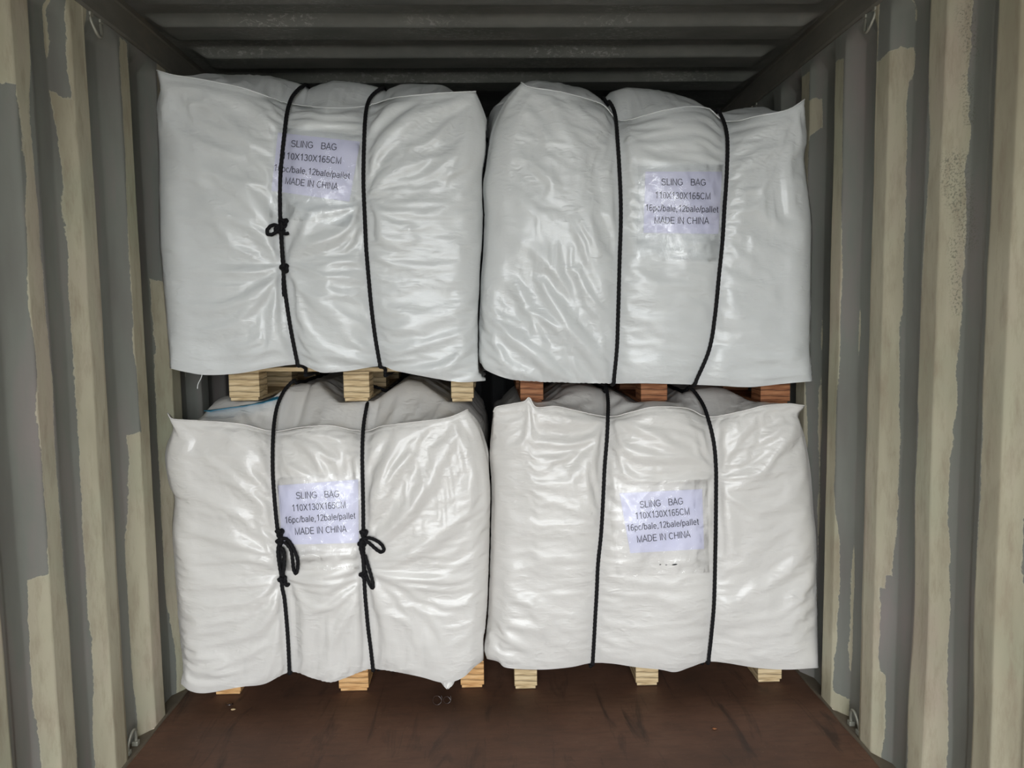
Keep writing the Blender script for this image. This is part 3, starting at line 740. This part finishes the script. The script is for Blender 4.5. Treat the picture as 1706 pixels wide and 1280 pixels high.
NEIGHBOUR = {}
def build_bale(key, label):
    B = BALES[key]
    Pp, Nn, ids, (px, py, rd) = relax(key, B)
    zb_ = np.linspace(0, 2.4, 161); zi = np.clip(((Pp[:, 2])/0.015).astype(int), 0, 160)
    if key[1] == 'R':     # the left bale leans against this one without passing into it
        prof = np.full(161, 0.02); np.minimum.at(prof, zi, Pp[:, 0]); p_ = np.pad(prof, 2, mode='edge'); NEIGHBOUR[key[0]] = np.minimum.reduce([p_[i:i+161] for i in range(5)])
    else: Pp[:, 0] = np.minimum(Pp[:, 0], NEIGHBOUR[key[0]][zi]-0.003)
    idF, idT, idL, idR = ids
    # sewn seam along the front top edge: a thin raised fin
    sr = idF[0]; fin = np.array([0, -0.35, 0.9])
    Pp[sr] += 0.0075*fin
    # fix the top rows of the sides to the rim of the top
    if key[0] == 'L':   # nothing of the cover may rise through the pallet standing on it
        ft, fz, fhb, fy, tl = FEET['U'+key[1]]; cxx = (ft[0][0]+ft[2][1])/2; w = idT[1:].ravel(); q = Pp[w]
        lim = np.where((q[:, 1] > fy-0.03), fz+0.012+fhb-0.020, 9.0)
        for (a, b) in ft: lim = np.where((q[:, 0] > a-.012) & (q[:, 0] < b+.012) & (q[:, 1] > fy-.012), fz-0.003, lim)
        Pp[w, 2] = np.minimum(q[:, 2], lim+tl*(q[:, 0]-cxx))
    def gf(idk, flip):
        f = grid_faces(*idk.shape, flip=flip); return idk.ravel()[f]
    Fc = np.vstack([gf(idF, True), gf(idT, False), gf(idL, False), gf(idR, True)])
    xb0, xb1 = B['side']; zb = PAL_TOP[key]
    root = empty('bale', ((xb0+xb1)/2, 3.15, zb)); tag(root, label, 'bale', 'white wrapped bales on pallets')
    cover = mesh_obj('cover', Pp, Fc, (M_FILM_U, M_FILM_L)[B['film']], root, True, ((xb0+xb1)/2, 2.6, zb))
    sp = Pp[idF[0]]+np.array([0, -0.0008, 0.0012])
    V, F2 = tube_geo(smooth_path(sp, 0.004), 0.0022, 6); mesh_obj('seam', V, F2, (M_FILM_U, M_FILM_L)[B['film']], root, True, tuple(sp[0]))
    # back panel + packed filling below the hem
    zt = Pp[idT[-1], 2].mean()
    feet, z0, hb, fy, tilt = FEET[key]; cx = (feet[0][0]+feet[2][1])/2
    V, F2 = box_geo(max(xb0+0.05, feet[0][0]-0.02), min(xb1-0.05, feet[2][1]+0.02), 2.73, 3.68, zb+0.003, zt-0.12, 0.03)
    V = [(x, y, z+(tilt*(x-cx) if z < zb+0.2 else 0)) for x, y, z in V]
    mesh_obj('filling', V, F2, M_PACK, root, True, ((xb0+xb1)/2, 3.2, zb))
    bvh = BVHTree.FromPolygons([tuple(p) for p in Pp], Fc.tolist())
    return dict(root=root, bvh=bvh, P=Pp, ids=ids, zb=zb)

def cast(bvh, px, py):
    d = ray(px, py); d = d/np.linalg.norm(d)
    hit = bvh.ray_cast(Vector(CP), Vector(d))
    return (np.array(hit[0]), np.array(hit[1])) if hit[0] is not None else (None, None)

# ------------------------------------------------------------------ ropes
R_ROPE = 0.0064
def rope(key, info, pts, label, topx=None):
    B = BALES[key]; P2 = smooth_path([(x, y, 0) for x, y in pts], 6.0)[:, :2]
    bvh = info['bvh']; path = []; ys = []; ns = []
    for x, y in P2:
        best = None
        for dx in (-5, -2, 0, 2, 5):
            h, nn = cast(bvh, x+dx, y)
            if h is not None and h[1] < 3.4 and (best is None or h[1] < best): best = h[1]
        h, nn = cast(bvh, x, y); nn = np.array([0, -1.0, 0]) if nn is None else nn*(1 if nn[1] < 0 or (abs(nn[1]) < .2 and nn[2] > 0) else -1)
        path.append((x, y)); ys.append(best); ns.append(nn)
    ys = np.array([np.nan if b is None else b for b in ys], float)
    ok = ~np.isnan(ys); idx = np.arange(len(ys)); ys = np.interp(idx, idx[ok], ys[ok])
    k = 5; pad = np.pad(ys, k, mode='edge'); med = np.array([np.min(pad[i+k-1:i+k+2]) for i in range(len(ys))])
    pad = np.pad(med, 3, mode='edge'); ys = np.convolve(pad, np.ones(7)/7, 'valid')
    ns = np.array(ns); ns[:, 0] *= 0.2; pad = np.pad(ns, ((3, 3), (0, 0)), mode='edge'); ns = np.stack([np.convolve(pad[:, c], np.ones(7)/7, 'valid') for c in range(3)], 1)
    ns[:, 2] = np.clip(ns[:, 2], 0, None); ns /= np.linalg.norm(ns, axis=1)[:, None]
    F3 = [at_y(x, y, yy)+nn*R_ROPE*0.95 for (x, y), yy, nn in zip(path, ys, ns)]
    first = F3[0].copy()
    if topx is not None: first[0] = topx
    # over the top to the back
    topn = []
    yk = first[1]+0.04
    while yk < 3.68:
        h = bvh.ray_cast(Vector((first[0], yk, 2.6 if key[0] == 'U' else 1.16)), Vector((0, 0, -1)))
        if key[0] == 'L': h = bvh.ray_cast(Vector((first[0], yk, 1.40)), Vector((0, 0, -1)))
        if h[0] is not None: topn.append(np.array([first[0], yk, h[0].z+R_ROPE*1.0]))
        yk += 0.05
    back = [np.array([first[0], 3.735, topn[-1][2]-0.03]), np.array([first[0], 3.74, info['zb']+0.3]), np.array([first[0], 3.74, info['zb']+0.03])]
    last = F3[-1]; feet, z0, hb, fy, tilt = FEET[key]; cx = (feet[0][0]+feet[2][1])/2
    zbt = z0+0.012+hb+tilt*(last[0]-cx)
    low = [np.array([last[0], last[1]+0.05, min(last[2], zbt+0.03)-0.004]), np.array([last[0]+.002, fy-0.014, zbt+0.012]), np.array([last[0]+.003, fy-0.012, zbt-0.006]), np.array([last[0]+.004, fy+0.02, zbt-0.012]), np.array([last[0]+.004, fy+0.5, zbt-0.010]), np.array([last[0]+.004, 3.74, zbt-0.010])]
    ctrl = back[::-1]+topn[::-1]+F3[::2]+([F3[-1]] if len(F3) % 2 == 0 else [])+low
    P = smooth_path(np.array(ctrl), 0.0035)
    info.setdefault('ropes', []).append((P2, ys))
    t = empty('rope', tuple(F3[-1])); tag(t, label, 'rope', 'black ropes tied round the bales')
    V, Fc = tube_geo(P, R_ROPE, 12, twist=420, amp=0.10)
    mesh_obj('strand', V, Fc, M_ROPE, t, True, tuple(F3[-1]))
    def surf(x, y, off=0.012):
        """a point just in front of the rope line at a pixel"""
        yy = np.interp(y, P2[:, 1], ys) if P2[-1, 1] > P2[0, 1] else ys.mean()
        h, nn = cast(bvh, x, y)
        if h is not None and abs(h[1]-yy) < 0.05: yy = min(yy, h[1])
        return at_y(x, y, yy-off)
    return t, surf
def knot(t, surf, x, y, s=0.011, name='knot', rot=0.0, squash=1.0):
    c = surf(x, y, 0.013); a = np.linspace(0, 2*math.pi, 90, endpoint=False)
    K = np.stack([np.sin(a)+2*np.sin(2*a), -np.sin(3*a)*1.1, (np.cos(a)-2*np.cos(2*a))*squash], 1)*s/2.6
    cr, sr = math.cos(rot), math.sin(rot); K = np.stack([K[:, 0]*cr-K[:, 2]*sr, K[:, 1], K[:, 0]*sr+K[:, 2]*cr], 1)
    V, Fc = tube_geo(K+c, R_ROPE*0.85, 10, 420, 0.08, closed=True)
    mesh_obj(name, V, Fc, M_ROPE, t, True, tuple(c))
def cordage(t, surf, pts, name='loop', r=0.92, off=None):
    n = len(pts); P = [surf(x, y, 0.014 if off is None else off[i]) for i, (x, y) in enumerate(pts)]
    V, Fc = tube_geo(smooth_path(P, 0.003), R_ROPE*r, 10, 420, 0.10)
    mesh_obj(name, V, Fc, M_ROPE, t, True, tuple(P[0]))

# ------------------------------------------------------------------ plain sans-serif lettering drawn as strokes (cap height 1)
def arc(cx, cy, rx, ry, a0, a1, n=14):
    t = np.radians(np.linspace(a0, a1, n)); return [(cx+rx*math.cos(x), cy+ry*math.sin(x)) for x in t]
GL = {
 'S': (.66, [arc(.33, .735, .26, .225, 25, 180, 12)+arc(.33, .735, .26, .225, 200, 262, 5)+arc(.33, .265, .285, .245, 82, -90, 12)+arc(.33, .265, .285, .245, -100, -165, 7)]),
 'L': (.54, [[(.09, 1), (.09, .04), (.52, .04)]]), 'I': (.20, [[(.10, 1), (.10, 0)]]),
 'N': (.70, [[(.09, 0), (.09, 1), (.61, 0), (.61, 1)]]),
 'G': (.76, [arc(.39, .5, .33, .46, 38, 325, 24)+[(.69, .22), (.69, .46), (.40, .46)]]),
 'B': (.66, [[(.09, .04), (.09, .96), (.36, .96)]+arc(.36, .745, .22, .215, 90, -90, 10)+[(.09, .53)], [(.36, .53)]+arc(.36, .285, .26, .245, 90, -90, 12)+[(.07, .04)]]),
 'A': (.66, [[(.02, 0), (.33, 1), (.64, 0)], [(.13, .34), (.53, .34)]]),
 'X': (.66, [[(.03, 0), (.62, 1)], [(.03, 1), (.62, 0)]]),
 'C': (.72, [arc(.38, .5, .31, .46, 42, 318, 26)]),
 'M': (.82, [[(.09, 0), (.09, 1), (.41, .05), (.73, 1), (.73, 0)]]),
 'D': (.72, [[(.09, .04), (.09, .96), (.32, .96)]+arc(.32, .5, .33, .46, 90, -90, 16)+[(.07, .04)]]),
 'E': (.64, [[(.60, .96), (.09, .96), (.09, .04), (.61, .04)], [(.09, .52), (.56, .52)]]),
 'H': (.72, [[(.09, 0), (.09, 1)], [(.62, 0), (.62, 1)], [(.09, .52), (.62, .52)]]),
 '0': (.56, [arc(.28, .49, .21, .45, 90, 450, 28)]), '1': (.56, [[(.12, .76), (.34, .97), (.34, 0)]]),
 '2': (.56, [arc(.28, .72, .21, .24, 165, -20, 14)+[(.08, .04), (.51, .04)]]),
 '3': (.56, [arc(.26, .735, .19, .215, 160, -90, 14), arc(.26, .275, .22, .245, 90, -165, 16)]),
 '5': (.56, [[(.47, .95), (.15, .95), (.10, .50)]+arc(.27, .32, .22, .28, 128, -160, 18)]),
 '6': (.56, [arc(.30, .70, .19, .26, 40, 150, 8)+arc(.28, .46, .21, .42, 160, 200, 5)+arc(.28, .30, .21, .265, 200, 540, 24)]),
 'p': (.55, [[(.08, -.27), (.08, .70)], arc(.28, .345, .20, .33, 180, -180, 24)]),
 'c': (.50, [arc(.26, .345, .20, .33, 45, 315, 18)]), 'b': (.55, [[(.08, 0), (.08, 1)], arc(.28, .345, .20, .33, 180, -180, 24)]),
 'a': (.55, [arc(.27, .49, .18, .18, 160, 0, 9)+[(.45, .12), (.49, 0)], [(.45, .40), (.24, .36)]+arc(.23, .185, .17, .165, 100, 300, 12)+[(.45, .19)]]),
 'l': (.22, [[(.11, 1), (.11, 0)]]), 'e': (.55, [[(.07, .38), (.47, .38)]+arc(.27, .345, .20, .33, 6, 320, 22)]),
 't': (.28, [[(.13, .92), (.13, .10), (.18, .03), (.27, .04)], [(.02, .67), (.26, .67)]]),
 '/': (.28, [[(.0, -.02), (.28, 1.02)]]), ',': (.28, [[(.13, .10), (.13, -.02), (.08, -.17)]]), ' ': (.30, [])}
def ribbon(pts, w):
    P = np.array(pts, float); keep = np.concatenate([[True], np.linalg.norm(np.diff(P, axis=0), axis=1) > 1e-4]); P = P[keep]
    T = np.diff(P, axis=0); T /= np.linalg.norm(T, axis=1)[:, None]; Nm = np.stack([-T[:, 1], T[:, 0]], 1)
    A = np.vstack([Nm[:1], Nm[:-1]+Nm[1:], Nm[-1:]]); A /= np.linalg.norm(A, axis=1)[:, None]+1e-9
    den = np.concatenate([[1], np.clip((A[1:-1]*Nm[1:]).sum(1), 0.35, 1), [1]]); A /= den[:, None]
    V = np.stack([P+A*w/2, P-A*w/2], 1).reshape(-1, 2)
    return V, [[2*i, 2*i+1, 2*i+3, 2*i+2] for i in range(len(P)-1)]
def lettering(text, w=0.112, gap=0.05):
    """a list of (vertices, faces) per character and the total width"""
    out = []; x = 0
    for ch in text:
        adv, strokes = GL[ch]; V = np.zeros((0, 2)); Fc = []
        for st in strokes:
            v, f = ribbon(st, w); Fc += [[len(V)+i for i in q] for q in f]; V = np.vstack([V, v+(x, 0)])
        if len(V): out.append((V, Fc))
        x += adv+gap
    return out, x-gap

# ------------------------------------------------------------------ labels
def make_label(key, info, rows, label, note, marks=None):
    B = BALES[key]; q = np.array(B['label'], float); bvh = info['bvh']
    cx, cy = q.mean(0)
    # smooth depth field under the label
    N = 17
    def quad(qq, a, b): return (1-a)*(1-b)*qq[0]+a*(1-b)*qq[1]+a*b*qq[2]+(1-a)*b*qq[3]
    def grow(l, r_, t_, b_):
        return np.array([q[0]+(-l, -t_), q[1]+(r_, -t_), q[2]+(r_, b_), q[3]+(-l, b_)])
    big = grow(*{'UL': (4, 3, 10, 44), 'UR': (12, 3, 12, 46), 'LL': (2, 2, 12, 44), 'LR': (22, 9, 16, 40)}[key]); gx = np.linspace(big[:, 0].min()-4, big[:, 0].max()+4, 46); gy = np.linspace(big[:, 1].min()-4, big[:, 1].max()+4, 46)
    D = np.zeros((46, 46))
    for i, yy in enumerate(gy):
        for j, xx in enumerate(gx):
            h, _ = cast(bvh, xx, yy); D[i, j] = h[1] if h is not None else np.nan
    D = np.where(np.isnan(D), np.nanmean(D), D)
    Dm = D.copy()
    for _ in range(4):
        p = np.pad(Dm, 1, mode='edge'); Dm = (p[1:-1, 1:-1]*2+p[2:, 1:-1]+p[:-2, 1:-1]+p[1:-1, 2:]+p[1:-1, :-2])/6
    Dm = np.minimum(Dm, D)
    for _ in range(2):
        p = np.pad(Dm, 1, mode='edge'); Dm = (p[1:-1, 1:-1]*2+p[2:, 1:-1]+p[:-2, 1:-1]+p[1:-1, 2:]+p[1:-1, :-2])/6
    Dm = np.minimum(Dm, D+0.0008)
    def depth(x, y):
        fx = np.clip((x-gx[0])/(gx[1]-gx[0]), 0, 44.999); fy = np.clip((y-gy[0])/(gy[1]-gy[0]), 0, 44.999)
        i = np.floor(fy).astype(int); j = np.floor(fx).astype(int); a = fy-i; b = fx-j
        return (Dm[i, j]*(1-a)*(1-b)+Dm[i+1, j]*a*(1-b)+Dm[i, j+1]*(1-a)*b+Dm[i+1, j+1]*a*b)
    def sheet(qq, n, off, rip=0, sd=0, name='', mat=None, parent=None):
        a, b = np.meshgrid(np.linspace(0, 1, n), np.linspace(0, 1, n))
        X = (1-a)*(1-b)*qq[0, 0]+a*(1-b)*qq[1, 0]+a*b*qq[2, 0]+(1-a)*b*qq[3, 0]; Y = (1-a)*(1-b)*qq[0, 1]+a*(1-b)*qq[1, 1]+a*b*qq[2, 1]+(1-a)*b*qq[3, 1]
        d = depth(X, Y)-off
        if rip: d = d-rip*(1-np.abs(fbm(X/26+sd, Y/34, 70+sd, 3)))*1.0-rip*0.6*fbm(X/14, Y/14, 71+sd, 2)
        P = at_y(X, Y, d).reshape(-1, 3)
        return mesh_obj(name, P, grid_faces(n, n, True), mat, parent, True, tuple(P[0]))
    root = info['root']
    lab = sheet(q, 100, 0.0030, 0, 0, 'paper_label', M_PAPER, root); lab['label'] = note
    lab_loc = lab.location.copy()
    # the printed rows
    VV, FF = [], []
    for text, (x0, y0), (x1, y1), caph in rows:
        chars, w = lettering(text); dv = np.array([x1-x0, y1-y0], float); dn = dv/np.linalg.norm(dv); nv = np.array([dn[1], -dn[0]])
        for co, fc in chars:
            X = x0+dv[0]*co[:, 0]/w+nv[0]*(co[:, 1]-0.5)*caph; Y = y0+dv[1]*co[:, 0]/w+nv[1]*(co[:, 1]-0.5)*caph
            P = at_y(X, Y, depth(X, Y)-0.0042)
            base = len(VV); VV += P.tolist(); FF += [[base+i for i in f] for f in fc]
    o = mesh_obj('printed_text', VV, FF, M_INK, lab, False, VV[0]); o.location = Vector(VV[0])-(root.location+lab_loc)
    pk = sheet(big, 110, 0.0070, 0.0030, {'UL': 1, 'UR': 2, 'LL': 3, 'LR': 4}[key], 'clear_pocket', M_CLEAR, root)
    pk['label'] = 'clear creased plastic pocket over the paper label'
    if marks:
        V, F2 = [], []
        for (x, y, w_, h_) in marks:
            b = len(V); a = np.linspace(0, 2*math.pi, 12, endpoint=False)
            for t in a:
                X = x+w_*math.cos(t); Y = y+h_*math.sin(t)-0.12*w_*math.cos(t); h, _ = cast(bvh, X, Y); V.append((at_y(X, Y, h[1]-0.0015)).tolist())
            F2.append(list(range(b, b+12)))
        mk = mesh_obj('ink_mark', V, F2, M_ROPE, root, False, V[0]); mk['label'] = 'short black smudges below the paper label'

INFO = {}
for key, lab in (('UR', 'white wrapped bale on the upper right, its right corner pulled up to a pointed ear'),
                 ('UL', 'white wrapped bale on the upper left, pointed ear at its left corner, dark knotted rope'),
                 ('LR', 'white wrapped bale on the lower right with straight unknotted ropes and black smudges'),
                 ('LL', 'white wrapped bale on the lower left with blue strap on top and two bow knots')):
    INFO[key] = build_bale(key, lab)

t, sf = rope('UL', INFO['UL'], BALES['UL']['ropes'][0], 'black rope with two knots and hanging tail on the upper left bale')
knot(t, sf, 472, 371, 0.012); knot(t, sf, 466, 382, 0.013, rot=0.8)
cordage(t, sf, [(468, 378), (455, 375), (446, 382), (446, 390), (455, 390), (466, 381)], 'loop')
cordage(t, sf, [(470, 384), (474, 389), (480, 389)], 'end')
cordage(t, sf, [(469, 385), (470, 410), (473, 445)], 'doubled_cord', off=[.018, .02, .018])
knot(t, sf, 474, 447, 0.011, rot=0.3)
cordage(t, sf, [(473, 450), (472, 470), (473, 494)], 'tail', off=[.018, .016, .014])
t, sf = rope('UL', INFO['UL'], BALES['UL']['ropes'][1], 'plain black rope right of the label on the upper left bale')
t, sf = rope('UR', INFO['UR'], BALES['UR']['ropes'][0], 'black rope left of the label on the upper right bale')
t, sf = rope('UR', INFO['UR'], BALES['UR']['ropes'][1], 'black rope slanting inward at the bottom, right side of the upper right bale')
t, sf = rope('LL', INFO['LL'], BALES['LL']['ropes'][0], 'black rope left of the label on the lower left bale, one long drooping loop')
knot(t, sf, 466, 888, 0.011); knot(t, sf, 466, 902, 0.009, rot=0.7)
cordage(t, sf, [(466, 897), (478, 899), (488, 912), (495, 930), (496, 945), (493, 956), (489, 948), (487, 930), (484, 915), (474, 903)], 'loop')
cordage(t, sf, [(465, 905), (463, 920), (466, 945), (469, 960)], 'doubled_cord', off=[.016]*4)
cordage(t, sf, [(467, 912), (473, 920), (473, 945), (471, 960)], 'doubled_cord', off=[.02]*4)
knot(t, sf, 471, 967, 0.012, rot=0.4); cordage(t, sf, [(473, 970), (478, 976), (481, 973)], 'end')
t, sf = rope('LL', INFO['LL'], BALES['LL']['ropes'][1], 'black rope right of the label on the lower left bale, short open bow', topx=-0.418)
knot(t, sf, 606, 889, 0.010); knot(t, sf, 603, 905, 0.010, rot=1.0)
cordage(t, sf, [(604, 898), (617, 897), (630, 903), (638, 911), (639, 918), (634, 920), (626, 915), (616, 906), (605, 899)], 'loop')
cordage(t, sf, [(603, 900), (601, 912), (605, 930), (607, 955)], 'doubled_cord', off=[.02]*4, r=1.1)
cordage(t, sf, [(608, 925), (614, 945), (621, 970), (621, 980), (616, 974), (610, 960)], 'tail', off=[.018]*6)
knot(t, sf, 606, 958, 0.011, rot=0.5)
t, sf = rope('LR', INFO['LR'], BALES['LR']['ropes'][0], 'black rope left of the label on the lower right bale')
t, sf = rope('LR', INFO['LR'], BALES['LR']['ropes'][1], 'black rope right of the label on the lower right bale')

T1, T2, T3, T4 = 'SLING   BAG', '110X130X165CM', '16pc/bale,12bale/pallet', 'MADE IN CHINA'
make_label('UL', INFO['UL'], [(T1, (485, 239), (561, 245), 11), (T2, (470, 259), (569, 268), 11), (T3, (456, 279), (583, 293), 10.5), (T4, (475, 301), (563, 311), 11)],
           '', 'lavender white paper label tilted clockwise, left edge under a rope')
make_label('UR', INFO['UR'], [(T1, (1102, 303), (1176, 304), 11), (T2, (1091, 325), (1184, 327), 11), (T3, (1075, 346), (1197, 349), 10.5), (T4, (1090, 367), (1181, 368), 11)],
           '', 'lavender white paper label placed straight beside the right rope')
make_label('LL', INFO['LL'], [(T1, (493, 826), (565, 823), 11), (T2, (486, 847), (576, 841), 11), (T3, (474, 867), (592, 859), 10.5), (T4, (491, 886), (577, 881), 11)],
           '', 'lavender white paper label between two ropes, tilted counterclockwise')
make_label('LR', INFO['LR'], [(T1, (1066, 841), (1138, 835), 11), (T2, (1058, 860), (1149, 852), 11), (T3, (1044, 880), (1164, 869), 10.5), (T4, (1061, 899), (1150, 890), 11)],
           '', 'lavender white paper label with strong plastic glare on its lower half', marks=[(1124, 941, 4.5, 1.1), (1110, 941.5, 1.6, .8), (1100, 941, 1.5, .8)])

# ------------------------------------------------------------------ small things
def strip_on(bvh, pts, w, name, mat, label, cat):
    P = smooth_path([(x, y, 0) for x, y in pts], 5)[:, :2]; C = []
    for x, y in P:
        h, n = cast(bvh, x, y)
        if h is not None: C.append(h)
    C = smooth_path(C, 0.01); V = []; T = np.gradient(C, axis=0)
    for c, tt in zip(C, T):
        s = np.cross(tt/np.linalg.norm(tt), (0, 0, 1)); s /= np.linalg.norm(s)
        V += [(c-s*w/2+(0, -.006, .006)).tolist(), (c+s*w/2+(0, -.006, .006)).tolist(), (c+s*w/2+(0, -.006, .0075)).tolist(), (c-s*w/2+(0, -.006, .0075)).tolist()]
    n = len(C); Fc = []
    for i in range(n-1):
        for j in range(4): k = (j+1) % 4; Fc.append([i*4+j, i*4+k, (i+1)*4+k, (i+1)*4+j])
    Fc += [[3, 2, 1, 0], [4*n-4, 4*n-3, 4*n-2, 4*n-1]]
    return tag(mesh_obj(name, V, Fc, mat, None, False, V[0]), label, cat)
strip_on(INFO['LL']['bvh'], [(346, 688), (380, 683), (420, 677), (450, 670), (466, 664)], 0.036, 'strap', M_BLUE, 'blue flat strap lying across the top of the lower left bale', 'strap')
# thread hanging from the hem of the upper left bale
h = at_y(337, 622, 2.60); P = smooth_path([h, at_y(335, 630, 2.60), at_y(330, 640, 2.602), at_y(329, 648, 2.60)], 0.003)
V, Fc = tube_geo(P, 0.0016, 6); tag(mesh_obj('loose_thread', V, Fc, M_FILM_U, INFO['UL']['root'], True, tuple(h)))
# crumpled corner of film hanging from the hem of the lower left bale
tipc = at_y(744, 1138, 2.60); V = []; F2 = []
for i in range(9):
    for j in range(9):
        a_, b_ = i/8, j/8; w_ = 0.030*(1-a_)**0.8+0.003
        V.append((tipc[0]+(b_-0.5)*w_*2+0.004*a_, tipc[1]+0.010*math.sin(b_*9+a_*4)*(1-a_*0.5), tipc[2]+0.012-0.034*a_))
F2 = grid_faces(9, 9).tolist(); mesh_obj('film_tip', V, F2, M_FILM_L, INFO['LL']['root'], True, V[0])
# clear plastic tie scrap under the lower left bale
t = empty('plastic_scrap', tuple(at_z(735, 1172, 0))); tag(t, 'curled dark plastic scrap on the floor before the lower left bale', 'plastic scrap')
a = np.linspace(0, 2.2*math.pi, 40); c0 = at_z(728, 1172, 0.02)
for dx, r in ((0.0, .016), (0.035, .013)):
    c = c0+(dx, 0.01, 0); P = np.stack([c[0]+r*np.cos(a), c[1]+0.02*a/6, c[2]+r*np.sin(a)*1.2], 1)
    V, Fc = tube_geo(P, 0.0018, 6); mesh_obj('curl', V, Fc, M_DARK, t, True, tuple(c))
def crumb(px, py, s, mat, lab):
    c = at_z(px, py, 0); import bmesh
    bm = bmesh.new(); bmesh.ops.create_icosphere(bm, subdivisions=2, radius=s)
    for v in bm.verts: v.co = Vector((v.co.x*1.5*(1+.3*random.uniform(-1, 1)), v.co.y*(1+.3*random.uniform(-1, 1)), max(v.co.z*0.5, -0.2*s)+s*0.3))
    V = [tuple(Vector(c)+v.co) for v in bm.verts]; bm.verts.index_update(); Fc = [[v.index for v in f.verts] for f in bm.faces]; bm.free()
    return tag(mesh_obj('wood_chip', V, Fc, mat, None, True, tuple(c)), lab, 'chip')
crumb(388, 1183, 0.006, M_WOOD, 'tiny pale chip on the floor before the left golden pallet block')
crumb(382, 1175, 0.008, M_DARK, 'small dark chip on the floor before the left golden pallet block')
crumb(1190, 1215, 0.005, M_WOOD_R, 'small reddish chip on the floor before the lower right bale')
